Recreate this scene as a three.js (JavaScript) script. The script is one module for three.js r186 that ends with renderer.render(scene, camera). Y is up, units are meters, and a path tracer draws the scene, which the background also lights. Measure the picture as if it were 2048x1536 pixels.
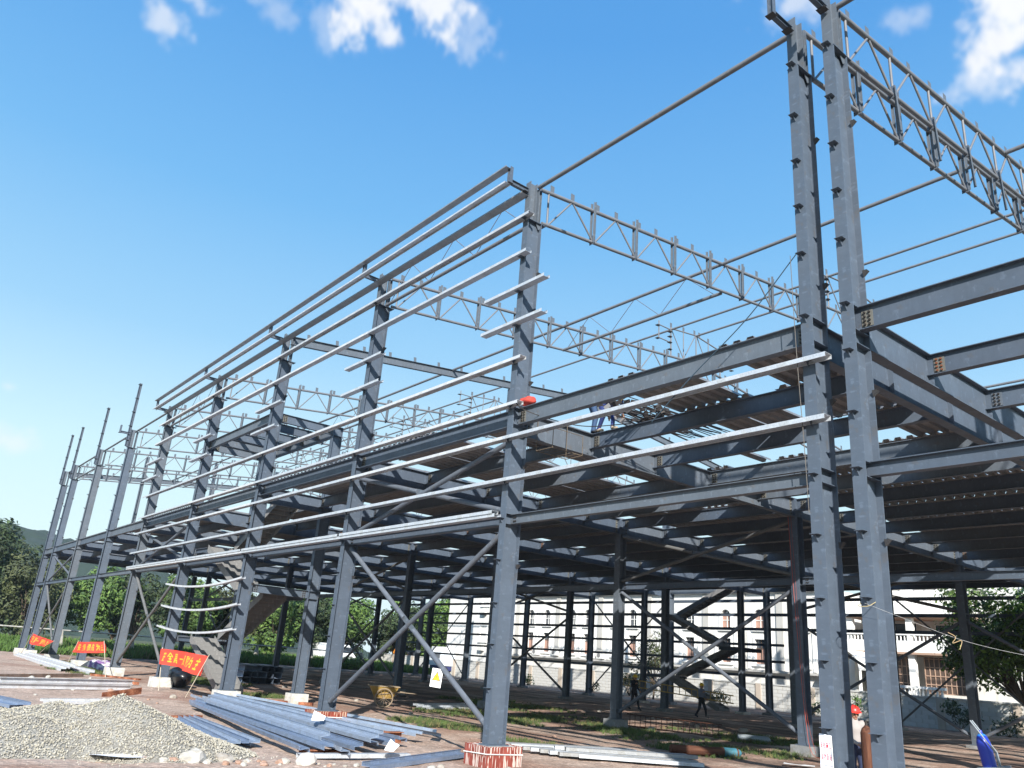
import * as THREE from 'three';
import { mergeGeometries } from 'three/addons/utils/BufferGeometryUtils.js';
import { MarchingCubes } from 'three/addons/objects/MarchingCubes.js';

// ---------------------------------------------------------------- camera, sky, sun, exposure
const scene = new THREE.Scene();
const camera = new THREE.PerspectiveCamera(51.66, 4 / 3, 0.1, 4000);
camera.position.set(14.847, 1.708, 11.546);
camera.rotation.set(0.33779, 0.91126, 0.07806, 'YXZ');
scene.add(camera);

const SUN = new THREE.Vector3(1.2, 1.04, 0.96).normalize();
const sun = new THREE.DirectionalLight(new THREE.Color(1.0, 0.95, 0.87), 5.0);
sun.position.copy(SUN).multiplyScalar(120);
sun.target.position.set(-20, 0, -12);
sun.castShadow = true;
sun.shadow.mapSize.set(4096, 4096);
Object.assign(sun.shadow.camera, { left: -70, right: 70, top: 60, bottom: -60, near: 1, far: 320 });
scene.add(sun, sun.target);

const renderer = new THREE.WebGLRenderer({ antialias: true });
renderer.setSize(1024, 768);
renderer.toneMapping = THREE.LinearToneMapping;
renderer.toneMappingExposure = 1.75;
renderer.shadowMap.enabled = true;

// ---------------------------------------------------------------- random numbers and noise
function rng(seed) { let a = seed >>> 0; return () => { a = (a + 0x6D2B79F5) | 0; let t = Math.imul(a ^ (a >>> 15), 1 | a); t = (t + Math.imul(t ^ (t >>> 7), 61 | t)) ^ t; return ((t ^ (t >>> 14)) >>> 0) / 4294967296; }; }
const R = rng(20240711);
const rr = (a, b) => a + (b - a) * R();
const clamp = (v, a = 0, b = 1) => Math.min(b, Math.max(a, v));
const sstep = (a, b, v) => { const t = clamp((v - a) / (b - a)); return t * t * (3 - 2 * t); };
const mix = (a, b, t) => a + (b - a) * t;
function h2(ix, iy, s) { let n = Math.imul(ix, 374761393) + Math.imul(iy, 668265263) + Math.imul(s, 2147483647 ^ 0x9E3779B1); n = Math.imul(n ^ (n >>> 13), 1274126177); return ((n ^ (n >>> 16)) >>> 0) / 4294967296; }
function vnoise(x, y, s = 0, per = 0) {
  let ix = Math.floor(x), iy = Math.floor(y); const fx = x - ix, fy = y - iy;
  const u = fx * fx * (3 - 2 * fx), v = fy * fy * (3 - 2 * fy);
  const w = per ? (i) => ((i % per) + per) % per : (i) => i;
  const a = h2(w(ix), w(iy), s), b = h2(w(ix + 1), w(iy), s), c = h2(w(ix), w(iy + 1), s), d = h2(w(ix + 1), w(iy + 1), s);
  return mix(mix(a, b, u), mix(c, d, u), v);
}
function fbm(x, y, oct = 4, s = 0, per = 0) { let f = 0, a = 0.5, t = 0; for (let i = 0; i < oct; i++) { f += a * vnoise(x, y, s + i * 17, per); t += a; a *= 0.5; x *= 2; y *= 2; per *= 2; } return f / t; }

// ---------------------------------------------------------------- the sky: clear air and a few clouds
{
  const W = 2048, H = 1024, data = new Float32Array(W * H * 4);
  const stops = [[-1, [0.2309, 0.2474, 0.245]], [-0.02, [0.4949, 0.6104, 0.6534]], [0.02, [0.4949, 0.5857, 0.6004]], [0.1, [0.4536, 0.5815, 0.6045]], [0.2, [0.378, 0.5362, 0.6045]], [0.34, [0.209, 0.3909, 0.5655]], [0.5, [0.1136, 0.2952, 0.5262]], [0.68, [0.0636, 0.2162, 0.4712]], [1, [0.0363, 0.158, 0.3927]]];
  const skyAt = (y) => { let i = 0; while (i < stops.length - 2 && y > stops[i + 1][0]) i++; const [a, A] = stops[i], [b, B] = stops[i + 1], t = clamp((y - a) / (b - a)); return [mix(A[0], B[0], t), mix(A[1], B[1], t), mix(A[2], B[2], t)]; };
  // clouds: [direction, angular half-widths (across, up), opacity]
  const C = [[-0.683, 0.688, -0.279, 0.038, 0.034, 1.0], [-0.672, 0.66, -0.295, 0.022, 0.020, 0.9], [-0.632, 0.70, -0.345, 0.034, 0.026, 0.95], [-0.61, 0.674, -0.38, 0.03, 0.02, 0.35], [-0.778, 0.62, -0.102, 0.02, 0.016, 0.6], [-0.755, 0.645, -0.122, 0.022, 0.014, 0.55], [-0.724, 0.661, -0.198, 0.03, 0.012, 0.3], [-0.705, 0.66, -0.25, 0.025, 0.02, 0.3],
    [-0.205, 0.625, -0.757, 0.045, 0.03, 1.0], [-0.18, 0.65, -0.74, 0.04, 0.03, 1.0], [-0.235, 0.60, -0.76, 0.03, 0.016, 0.6], [-0.365, 0.70, -0.624, 0.035, 0.018, 0.6], [-0.27, 0.66, -0.70, 0.02, 0.012, 0.35], [-0.978, 0.183, -0.094, 0.018, 0.010, 0.5], [-0.985, 0.19, -0.07, 0.025, 0.008, 0.3], [-0.975, 0.24, -0.075, 0.008, 0.004, 0.4]];
  // the same fair-weather clouds go on over the rest of the sky
  const rc = rng(5);
  for (let i = 0; i < 46; i++) { const az = rc() * Math.PI * 2, el = 0.12 + 0.75 * rc(); const d = [Math.cos(az) * Math.cos(el), Math.sin(el), Math.sin(az) * Math.cos(el)]; if (d[0] < -0.05 && d[2] < 0.28) continue; C.push([...d, 0.02 + 0.05 * rc(), 0.012 + 0.03 * rc(), 0.4 + 0.6 * rc()]); }
  const cl = C.map(([x, y, z, w, h, o]) => { const l = Math.hypot(x, y, z); x /= l; y /= l; z /= l; const k = Math.hypot(x, z); return { x, y, z, w, h, o, tx: -z / k, tz: x / k }; });
  for (let j = 0; j < H; j++) {
    const el = ((j + 0.5) / H - 0.5) * Math.PI, y = Math.sin(el), c = Math.cos(el), base = skyAt(y);
    for (let i = 0; i < W; i++) {
      const az = ((i + 0.5) / W - 0.5) * Math.PI * 2, x = Math.cos(az) * c, z = Math.sin(az) * c;
      let m = 0;
      if (y > 0.02) for (const q of cl) {
        const dx = (x - q.x) * q.tx + (z - q.z) * q.tz, dy = (y - q.y);
        if (Math.abs(dx) > q.w * 2.6 || Math.abs(dy) > q.h * 2.6 || x * q.x + y * q.y + z * q.z < 0.9) continue;
        const n = fbm(az * 34, el * 44, 6, 3) - 0.5, n2 = fbm(az * 150, el * 150, 3, 9) - 0.5;
        const r = Math.hypot(dx / q.w, dy / q.h) + n * 2.3 + n2 * 0.7;
        m = Math.max(m, q.o * Math.pow(sstep(1.35, 0.15, r), 0.9));
      }
      const s = Math.max(0, x * SUN.x + y * SUN.y + z * SUN.z), g = 0.18 * Math.pow(s, 8) + 0.4 * Math.pow(s, 60);
      const k = (j * W + i) * 4, cw = 0.93 + 0.07 * fbm(az * 60, el * 60, 3, 21);
      data[k] = mix(base[0] + g, 0.57 * cw, m); data[k + 1] = mix(base[1] + g * 0.95, 0.585 * cw, m); data[k + 2] = mix(base[2] + g * 0.85, 0.61 * cw, m); data[k + 3] = 1;
    }
  }
  const t = new THREE.DataTexture(data, W, H, THREE.RGBAFormat, THREE.FloatType);
  t.mapping = THREE.EquirectangularReflectionMapping; t.magFilter = THREE.LinearFilter; t.minFilter = THREE.LinearFilter; t.colorSpace = THREE.LinearSRGBColorSpace; t.needsUpdate = true;
  scene.background = t; scene.environment = t;
}
// ---------------------------------------------------------------- textures
function tex(N, f, { srgb = true, repeat = 1, lin = false } = {}) {
  const d = new Uint8Array(N * N * 4);
  for (let j = 0; j < N; j++) for (let i = 0; i < N; i++) { const c = f(i / N, j / N, i, j), k = (j * N + i) * 4; d[k] = clamp(c[0]) * 255; d[k + 1] = clamp(c[1]) * 255; d[k + 2] = clamp(c[2]) * 255; d[k + 3] = 255; }
  const t = new THREE.DataTexture(d, N, N); t.wrapS = t.wrapT = THREE.RepeatWrapping; t.magFilter = THREE.LinearFilter; t.minFilter = THREE.LinearMipmapLinearFilter; t.generateMipmaps = true; t.anisotropy = 8;
  if (srgb) t.colorSpace = THREE.SRGBColorSpace; t.repeat.set(repeat, repeat); t.needsUpdate = true; return t;
}
const g3 = (v) => [v, v, v];
// painted steel: mill blotches, run marks, scuffs and chalk (neutral, multiplied with the paint colour)
const steelMap = tex(1024, (u, v) => {
  const b = fbm(u * 6, v * 6, 5, 1, 6) - 0.5, st = fbm(u * 60, v * 4, 3, 5, 60) - 0.5, f = fbm(u * 90, v * 90, 2, 8, 90) - 0.5;
  let k = 0.88 + b * 0.13 + st * 0.05 + f * 0.03; const sc = fbm(u * 26, v * 12, 4, 31, 26), rust = 0.45 * sstep(0.68, 0.80, fbm(u * 16, v * 16, 4, 77, 16));
  k += 0.12 * sstep(0.70, 0.80, sc); return [k + rust * 0.06, k - rust * 0.05, k - rust * 0.14];
}, { repeat: 0.5 });
const steelRough = tex(512, (u, v) => g3(0.55 + 0.35 * (fbm(u * 8, v * 8, 4, 12, 8) - 0.3)), { srgb: false, repeat: 0.5 });
// galvanised sheet: spangle and handling marks
const galvMap = tex(512, (u, v) => {
  let best = 9, id = 0; const n = 46, x = u * n, y = v * n, ix = Math.floor(x), iy = Math.floor(y);
  for (let a = -1; a <= 1; a++) for (let b = -1; b <= 1; b++) { const cx = ((ix + a) % n + n) % n, cy = ((iy + b) % n + n) % n, px = ix + a + h2(cx, cy, 3), py = iy + b + h2(cx, cy, 4), d = (px - x) ** 2 + (py - y) ** 2; if (d < best) { best = d; id = h2(cx, cy, 5); } }
  const m = fbm(u * 8, v * 8, 4, 41, 8) - 0.5, dirt = sstep(0.55, 0.75, fbm(u * 10, v * 10, 5, 61, 10)); const k = 0.88 + 0.07 * (id - 0.5) + 0.12 * m;
  return [k - dirt * 0.04, k - dirt * 0.05, k - dirt * 0.07];
}, { repeat: 0.8 });
const galvRough = tex(256, (u, v) => g3(0.42 + 0.3 * (fbm(u * 12, v * 12, 4, 51, 12) - 0.4)), { srgb: false, repeat: 0.8 });
const concMap = tex(512, (u, v) => { const a = fbm(u * 7, v * 7, 5, 91, 7) - 0.5, p = fbm(u * 80, v * 80, 2, 95, 80) - 0.5, s = sstep(0.55, 0.72, fbm(u * 5, v * 9, 4, 99, 5)); const k = 0.88 + 0.22 * a + 0.1 * p; return [k - s * 0.05, k - s * 0.07, k - s * 0.10]; }, { repeat: 0.7 });
const soilMap = tex(1024, (u, v) => {
  const a = fbm(u * 5, v * 5, 5, 111, 5) - 0.5, b = fbm(u * 40, v * 40, 4, 113, 40) - 0.5, c = fbm(u * 150, v * 150, 2, 117, 150) - 0.5, peb = sstep(0.72, 0.8, fbm(u * 70, v * 70, 2, 119, 70));
  const k = 0.80 + 0.22 * a + 0.30 * b + 0.22 * c; return [k + peb * 0.2, k + peb * 0.22 + a * 0.03, k + peb * 0.24 + a * 0.05];
}, { repeat: 1 / 3.7 });
const soilBump = tex(1024, (u, v) => g3(0.5 + 0.6 * (fbm(u * 40, v * 40, 5, 113, 40) - 0.5) + 0.3 * (fbm(u * 12, v * 12, 3, 123, 12) - 0.5)), { srgb: false, repeat: 1 / 3.7 });
const rustMap = tex(512, (u, v) => { const a = fbm(u * 9, v * 9, 5, 131, 9), b = fbm(u * 50, v * 50, 3, 137, 50); return [0.55 + 0.5 * (a - 0.5) + 0.2 * (b - .5), 0.34 + 0.42 * (a - 0.5) + 0.2 * (b - .5), 0.24 + 0.36 * (a - 0.5) + 0.15 * (b - .5)]; }, { repeat: 1 });
const plasterMap = tex(512, (u, v) => { const a = fbm(u * 5, v * 5, 5, 141, 5) - 0.5, s = sstep(0.56, 0.8, fbm(u * 30, v * 4, 4, 145, 30)); const k = 0.95 + 0.06 * a; return [k - s * 0.03, k - s * 0.04, k - s * 0.06]; }, { repeat: 0.22 });

// ---------------------------------------------------------------- materials (linear base colours)
const lin = (r, g, b) => new THREE.Color().setRGB(r, g, b);
const mat = (c, o = {}) => new THREE.MeshStandardMaterial({ color: c, roughness: 0.8, metalness: 0, ...o });
const S1 = mat(lin(0.104, 0.136, 0.185), { map: steelMap, roughnessMap: steelRough, roughness: 0.9 });
const S2 = mat(lin(0.092, 0.120, 0.165), { map: steelMap, roughnessMap: steelRough, roughness: 0.9 });
const S3 = mat(lin(0.128, 0.154, 0.190), { map: steelMap, roughnessMap: steelRough, roughness: 0.9 });
const STEEL = [S1, S2, S3];
const steel = () => STEEL[(R() * 3) | 0];
const tubeM = mat(lin(0.20, 0.21, 0.235), { map: steelMap, roughnessMap: steelRough, roughness: 0.85 });
const plateM = mat(lin(0.165, 0.165, 0.150), { map: steelMap, roughness: 0.85 });
const boltM = mat(lin(0.035, 0.030, 0.028), { roughness: 0.6, metalness: 0.3 });
const darkTab = mat(lin(0.05, 0.05, 0.055), { roughness: 0.7 });
const galv = mat(lin(0.80, 0.82, 0.86), { map: galvMap, roughnessMap: galvRough, roughness: 1.0, metalness: 0.25 });
const galvB = mat(lin(0.68, 0.73, 0.80), { map: galvMap, roughnessMap: galvRough, roughness: 1.0, metalness: 0.3 });
const deckM = mat(lin(0.34, 0.345, 0.36), { map: galvMap, roughnessMap: galvRough, roughness: 1.0, metalness: 0.5, side: THREE.DoubleSide });
const concM = mat(lin(0.66, 0.66, 0.63), { map: concMap, bumpMap: concMap, bumpScale: 0.004, roughness: 0.95 });
const rustM = mat(lin(0.85, 0.85, 0.85), { map: rustMap, roughness: 0.9 });
const whiteM = mat(lin(0.78, 0.78, 0.76), { roughness: 0.75 });

// ---------------------------------------------------------------- geometry builder (uv in metres)
const V = (x, y, z) => new THREE.Vector3(x, y, z);
class MB {
  constructor() { this.p = []; this.n = []; this.t = []; this.c = null; this.i = []; }
  quad(a, b, c, d, uv) { // counter-clockwise seen from outside
    const k = this.p.length / 3, n = b.clone().sub(a).cross(d.clone().sub(a)).normalize();
    for (const q of [a, b, c, d]) { this.p.push(q.x, q.y, q.z); this.n.push(n.x, n.y, n.z); }
    const w = a.distanceTo(b), h = a.distanceTo(d); const o = uv || [0, 0]; this.t.push(o[0], o[1], o[0] + w, o[1], o[0] + w, o[1] + h, o[0], o[1] + h);
    this.i.push(k, k + 1, k + 2, k, k + 2, k + 3); return this;
  }
  hexa(c, uv) { // corners 0..7: bottom 0-3 ccw from above, top 4-7
    const q = (a, b, d, e) => this.quad(c[a], c[b], c[d], c[e], uv); q(3, 2, 1, 0); q(4, 5, 6, 7); q(0, 1, 5, 4); q(1, 2, 6, 5); q(2, 3, 7, 6); q(3, 0, 4, 7); return this;
  }
  box(x0, x1, y0, y1, z0, z1) { return this.hexa([V(x0, y0, z1), V(x1, y0, z1), V(x1, y0, z0), V(x0, y0, z0), V(x0, y1, z1), V(x1, y1, z1), V(x1, y1, z0), V(x0, y1, z0)], [x0 * 0.7 + z0, y0]); }
  tube(a, b, r, seg = 10, r2 = r, cap = true) {
    const d = b.clone().sub(a), L = d.length(); d.normalize(); const u = Math.abs(d.y) < 0.9 ? V(0, 1, 0) : V(1, 0, 0); const s = u.clone().cross(d).normalize(), w = d.clone().cross(s); const k = this.p.length / 3;
    for (let i = 0; i <= seg; i++) { const A = i / seg * Math.PI * 2, n = s.clone().multiplyScalar(Math.cos(A)).addScaledVector(w, Math.sin(A)); for (const [o, rad, v] of [[a, r, 0], [b, r2, L]]) { this.p.push(o.x + n.x * rad, o.y + n.y * rad, o.z + n.z * rad); this.n.push(n.x, n.y, n.z); this.t.push(i / seg * 6.283 * r, v); } }
    for (let i = 0; i < seg; i++) { const q = k + i * 2; this.i.push(q, q + 2, q + 1, q + 1, q + 2, q + 3); }
    if (cap) for (const [o, rad, f] of [[a, r, -1], [b, r2, 1]]) { const m = this.p.length / 3; this.p.push(o.x, o.y, o.z); this.n.push(d.x * f, d.y * f, d.z * f); this.t.push(0, 0); for (let i = 0; i <= seg; i++) { const A = i / seg * Math.PI * 2, n = s.clone().multiplyScalar(Math.cos(A)).addScaledVector(w, Math.sin(A)); this.p.push(o.x + n.x * rad, o.y + n.y * rad, o.z + n.z * rad); this.n.push(d.x * f, d.y * f, d.z * f); this.t.push(n.x * rad, n.y * rad); } for (let i = 0; i < seg; i++) f > 0 ? this.i.push(m, m + 1 + i, m + 2 + i) : this.i.push(m, m + 2 + i, m + 1 + i); }
    return this;
  }
  path(pts, r, seg = 8) { for (let i = 0; i < pts.length - 1; i++) this.tube(pts[i], pts[i + 1], r, seg); return this; }
  geo() {
    const g = new THREE.BufferGeometry(); g.setAttribute('position', new THREE.Float32BufferAttribute(this.p, 3)); g.setAttribute('normal', new THREE.Float32BufferAttribute(this.n, 3)); g.setAttribute('uv', new THREE.Float32BufferAttribute(this.t, 2)); if (this.c) g.setAttribute('color', new THREE.Float32BufferAttribute(this.c, 3)); g.setIndex(this.i); return g;
  }
  build(name, m, parent) { return addMesh(name, this.geo(), m, parent); }
}
const used = {};
function numbered(n) { const k = used[n] = (used[n] ?? -1) + 1; return k ? `${n}_${String(k).padStart(3, '0')}` : n; }
function addMesh(name, g, m, parent) {
  const o = new THREE.Mesh(g, m); o.name = name; o.castShadow = true; o.receiveShadow = true;
  if (parent) parent.add(o); else { o.name = numbered(name); scene.add(o); }
  return o;
}
function thing(name, label, category, pos = [0, 0, 0], turn = 0, group) {
  const o = new THREE.Group(); o.name = numbered(name); o.position.set(...pos); o.rotation.y = turn; o.userData = { label, category }; if (group) o.userData.group = group; scene.add(o); return o;
}
function tag(o, label, category, group, kind) { Object.assign(o.userData, { label, category }); if (group) o.userData.group = group; if (kind) o.userData.kind = kind; return o; }
const stuff = (o) => { o.userData.kind = 'stuff'; return o; };

// ---------------------------------------------------------------- rolled sections: boxes [side0, side1, up0, up1] about the axis
const Hs = (d, w, tf = 0.014, tw = 0.010) => [[-w / 2, w / 2, d / 2 - tf, d / 2], [-w / 2, w / 2, -d / 2, -d / 2 + tf], [-tw / 2, tw / 2, -d / 2 + tf, d / 2 - tf]];
const Cs = (h, f, l = 0.02, t = 0.004) => [[-t, 0, -h / 2, h / 2], [0, f, h / 2 - t, h / 2], [0, f, -h / 2, -h / 2 + t], [f - t, f, h / 2 - l, h / 2 - t], [f - t, f, -h / 2 + t, -h / 2 + l]];
const Zs = (h, f, l = 0.02, t = 0.004) => [[-t / 2, t / 2, -h / 2, h / 2], [t / 2, f, h / 2 - t, h / 2], [-f, -t / 2, -h / 2, -h / 2 + t], [f - t, f, h / 2 - l, h / 2 - t], [-f, -f + t, -h / 2 + t, -h / 2 + l]];
const Ls = (a, t = 0.008) => [[0, t, 0, a], [t, a, 0, t]];
const Bs = (w, h) => [[-w / 2, w / 2, -h / 2, h / 2]];
const geoCache = new Map();
function sectionGeo(key, sec, L) {
  const k = key + '|' + L.toFixed(3); if (geoCache.has(k)) return geoCache.get(k);
  const m = new MB(); for (const [s0, s1, u0, u1] of sec) m.box(0, L, u0, u1, s0, s1); const g = m.geo(); geoCache.set(k, g); return g;
}
// a straight member from P to Q; up gives the section's upright; local x runs along it
function member(name, key, sec, P, Q, up, m, parent) {
  const x = Q.clone().sub(P), L = x.length(); x.normalize(); const z = x.clone().cross(up).normalize(), y = z.clone().cross(x);
  const o = addMesh(name, sectionGeo(key, sec, L), m, parent); o.position.copy(P); o.quaternion.setFromRotationMatrix(new THREE.Matrix4().makeBasis(x, y, z)); return o;
}
function pipe(name, P, Q, r, m, parent, seg = 12) {
  const L = P.distanceTo(Q), k = `pipe|${r}|${seg}|${L.toFixed(3)}`; if (!geoCache.has(k)) geoCache.set(k, new MB().tube(V(0, 0, 0), V(L, 0, 0), r, seg).geo());
  const o = addMesh(name, geoCache.get(k), m, parent); o.position.copy(P); o.quaternion.setFromUnitVectors(V(1, 0, 0), Q.clone().sub(P).normalize()); return o;
}
function cached(key, f) { if (!geoCache.has(key)) geoCache.set(key, f()); return geoCache.get(key); }
const UP = V(0, 1, 0);
// ================================================================ THE STEEL FRAME
const GX = { A: 8.08, C: 0, D: -8.01, E: -16.06, F: -24.0, G: -32.06, H: -40.02, I: -48.43, J: -56.73, K: -60.65 };
const ORDER = ['K', 'J', 'I', 'H', 'G', 'F', 'E', 'D', 'C', 'A'];
const ROW = [-0.24, -12.45, -24.7, -34.6];
const LEV = [1.17, 2.1, 3.0, 3.97, 4.94, 5.85, 6.9, 7.73, 8.94, 9.91, 10.88, 11.9, 13.1];
const SEC = [-2.8, -5.32, -7.82, -10.33, -12.45, -15.0, -17.45, -19.9, -22.3, -24.7, -27.2, -29.7, -32.1];
const RIDGE = -17.35, SLOPE = 0.110;
const roofY = (z) => 14.24 + SLOPE * Math.min(-z - 0.47, 2 * -RIDGE - 0.47 + z);
const frame = thing('steel_building', 'long two-storey grey steel factory frame under construction, left of the double column', 'building');
const wing = thing('steel_building', 'cut-off steel frame bay right of the double column, at the right edge', 'building');

const bracketGeo = cached('bracket', () => { const m = new MB(); m.box(-0.072, 0.072, -0.004, 0.004, 0.0, 0.135); m.hexa([V(-0.004, -0.11, 0.012), V(0.004, -0.11, 0.012), V(0.004, -0.11, 0), V(-0.004, -0.11, 0), V(-0.004, -0.005, 0.09), V(0.004, -0.005, 0.09), V(0.004, -0.005, 0), V(-0.004, -0.005, 0)]); return m.geo(); });
const tabGeo = cached('tab', () => new MB().hexa([V(-0.005, -0.05, 0.02), V(0.0, -0.05, 0.02), V(0.0, -0.05, -0.02), V(-0.005, -0.05, -0.02), V(-0.005, 0.05, 0.055), V(0.075, 0.05, 0.055), V(0.075, 0.05, -0.055), V(-0.005, 0.05, -0.055)]).geo());
const stiffGeo = (w, d) => cached(`stiff${w}${d}`, () => { const m = new MB(); m.box(0.006, w / 2 - 0.004, -0.006, 0.006, -d / 2 + 0.022, d / 2 - 0.022); m.box(-w / 2 + 0.004, -0.006, -0.006, 0.006, -d / 2 + 0.022, d / 2 - 0.022); return m.geo(); });
function put(name, g, m, parent, x, y, z) { const o = addMesh(name, g, m, parent); o.position.set(x, y, z); return o; }
// children of a column are placed in its own frame: local x = up, local y = world z, local z = world x
function onColumn(col, name, g, m, h, dz = 0, dx = 0) { const o = addMesh(name, g, m, col); o.position.set(h, dz, dx); o.quaternion.setFromRotationMatrix(new THREE.Matrix4().makeBasis(V(0, 0, 1), V(1, 0, 0), V(0, 1, 0))); return o; }

function column(bld, x, z, y1, { d = 0.48, w = 0.22, brackets = null, face = 1, tabs = false, stiff = [], y0 = 0, m = steel() } = {}) {
  const c = member('column', `col${d}${w}`, Hs(d, w, 0.02, 0.012), V(x, y0, z), V(x, y1, z), V(0, 0, 1), m, bld);
  for (const s of stiff) onColumn(c, 'stiffener_plate', stiffGeo(w, d), m, s - y0);
  const bp = onColumn(c, 'base_plate', cached(`bp${d}${w}`, () => new MB().box(-w / 2 - 0.06, w / 2 + 0.06, 0, 0.025, -d / 2 - 0.05, d / 2 + 0.05).geo()), m, 0.001);
  if (y0 > 1) c.remove(bp);
  if (brackets) for (const l of brackets) { const b = onColumn(c, 'girt_bracket', bracketGeo, m, l - 0.006, face * d / 2, 0); if (face < 0) b.scale.z = -1; }
  if (tabs) for (const l of [11.5, 8.42, 6.25, 3.85]) onColumn(c, 'brace_tab', tabGeo, darkTab, l, -d / 2 + 0.02, w / 2 - 0.002);
  return c;
}
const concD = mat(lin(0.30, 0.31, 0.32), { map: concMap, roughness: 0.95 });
function footing(bld, x, z, w, d, top, bot, m = concM) { const b = new MB(), t = 0.012; b.hexa([V(-w / 2 - t, bot - top, d / 2 + t), V(w / 2 + t, bot - top, d / 2 + t), V(w / 2 + t, bot - top, -d / 2 - t), V(-w / 2 - t, bot - top, -d / 2 - t), V(-w / 2, 0, d / 2), V(w / 2, 0, d / 2), V(w / 2, 0, -d / 2), V(-w / 2, 0, -d / 2)], [x, z]); const o = b.build('concrete_footing', m, bld); o.position.set(x, top, z); return o; }
const outM = S2;
function outrigger(bld, x, parentY = 13.95) { // parapet arm and stub post
  const a = member('parapet_arm', 'arm', Hs(0.14, 0.10, 0.010, 0.008), V(x + 0.0, parentY, 0.01), V(x, parentY, 0.60), UP, outM, bld);
  member('parapet_post', 'ppost', Hs(0.12, 0.10, 0.010, 0.008), V(0.59 + 0.05, -0.07, 0), V(0.64, 0.44, 0), V(0, 0, 1), outM, a);
  for (const [px, py] of [[0.66, -0.075], [0.1, -0.075]]) put('girt_bracket', cached('obr', () => new MB().box(-0.08, 0.08, -0.005, 0.003, -0.09, 0.09).geo()), darkTab, a, px, py, 0);
  return a;
}
// ---- roof trusses
const cleatGeo = cached('cleat', () => new MB().box(-0.004, 0.004, 0, 0.24, -0.07, 0.07).geo());
function truss(bld, x, hang = false, zEnd = -34.4, z0 = -0.46) {
  const H = 1.06, m = new MB(), yt = (z) => roofY(z) - 0.03, yb = (z) => roofY(z) - H;
  const zs = [z0, RIDGE, zEnd].filter((z) => z >= zEnd); if (zEnd > RIDGE) { zs.length = 0; zs.push(z0, zEnd); }
  for (let i = 0; i < zs.length - 1; i++) { m.tube(V(x, yt(zs[i]), zs[i]), V(x, yt(zs[i + 1]), zs[i + 1]), 0.057, 12); m.tube(V(x, yb(zs[i]), zs[i] - (i ? 0 : 0.1)), V(x, yb(zs[i + 1]), zs[i + 1]), 0.050, 12); }
  const t = m.build('roof_truss', tubeM, bld);
  let k = 0;
  for (let z = -0.75; z > zEnd; z -= 1.8, k++) {
    const far = z < -22;
    pipe('web_member', V(x, yb(z) + 0.03, z), V(x, yt(z) - 0.03, z), 0.030, tubeM, t, 8);
    if (k && !far && hang) { member('fly_brace', 'fly', Ls(0.06), V(x + 0.10, yb(z) + 0.16, z + 0.06), V(x + 0.12, yb(z) - 0.95, z + 0.02), V(0, 0, 1), S3, t); }
    else if (k && !far) { for (const dx of [-0.07, 0.07]) member('web_member', 'ang', Ls(0.055), V(x + dx, yb(z) - 0.05, z + 0.05), V(x + dx, yt(z) + 0.26, z + 0.05), V(0, 0, 1), S3, t); }
    if (k && !far) put('gusset_plate', cached('gus', () => new MB().box(-0.085, 0.085, -0.13, 0.16, -0.004, 0.004).geo()), S1, t, x, yb(z) + 0.03, z + 0.075);
    put('purlin_cleat', cleatGeo, S3, t, x, yt(z) + 0.04, z - 0.12);
    const zt = z - 0.9; if (zt <= zEnd) continue;
    pipe('web_member', V(x, yb(z) + 0.03, z - 0.05), V(x, yt(zt) - 0.03, zt + 0.03), 0.027, tubeM, t, 8);
    put('purlin_cleat', cleatGeo, S3, t, x, yt(zt) + 0.04, zt);
    if (z - 1.8 > zEnd) pipe('web_member', V(x, yt(zt) - 0.03, zt - 0.03), V(x, yb(z - 1.8) + 0.03, z - 1.8 + 0.05), 0.027, tubeM, t, 8);
  }
  return t;
}
function monitor(bld, x) { // small raised frame over the ridge
  const zf = -15.48, zb = 2 * RIDGE + 15.48, y0 = (z) => roofY(z) + 0.02, ye = 17.3, yr = 17.52, m = new MB();
  m.tube(V(x, ye, zf), V(x, yr, RIDGE), 0.035, 8).tube(V(x, yr, RIDGE), V(x, ye, zb), 0.035, 8).tube(V(x, y0(zf), zf), V(x, ye + 0.05, zf), 0.035, 8).tube(V(x, y0(zb), zb), V(x, ye + 0.05, zb), 0.035, 8).tube(V(x, y0(RIDGE), RIDGE), V(x, yr + 0.05, RIDGE), 0.03, 8);
  const t = m.build('ridge_frame', tubeM, bld);
  for (const s of [1, -1]) { const zm = RIDGE + s * 0.95, ze = RIDGE + s * (zf - RIDGE); pipe('web_member', V(x, y0(zm), zm), V(x, 17.41, zm), 0.024, tubeM, t, 6); pipe('web_member', V(x, 17.3, ze), V(x, y0(zm), zm), 0.024, tubeM, t, 6); pipe('web_member', V(x, y0(zm), zm), V(x, 17.5, RIDGE + s * 0.05), 0.024, tubeM, t, 6);
    const zo = ze + s * 0.86; pipe('web_member', V(x, 17.22, ze), V(x, 17.22, zo), 0.028, tubeM, t, 6); pipe('web_member', V(x, 16.56, ze), V(x, 16.56, zo), 0.028, tubeM, t, 6); pipe('web_member', V(x, 16.5, zo), V(x, 17.42, zo), 0.028, tubeM, t, 6);
    for (const [yy, zz] of [[17.16, zo], [16.5, zo], [16.2, ze], [16.55, ze], [16.85, ze], [17.1, ze]]) put('girt_bracket', cached('mbr', () => new MB().box(-0.09, 0.09, -0.01, 0.01, -0.09, 0.09).geo()), darkTab, t, x, yy, zz + s * 0.08);
    put('purlin_cleat', cleatGeo, S3, t, x, 17.34, ze); put('purlin_cleat', cleatGeo, S3, t, x, 17.42, zm); }
  put('purlin_cleat', cleatGeo, S3, t, x, 17.52, RIDGE + 0.12); put('purlin_cleat', cleatGeo, S3, t, x, 17.52, RIDGE - 0.25);
}
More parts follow.
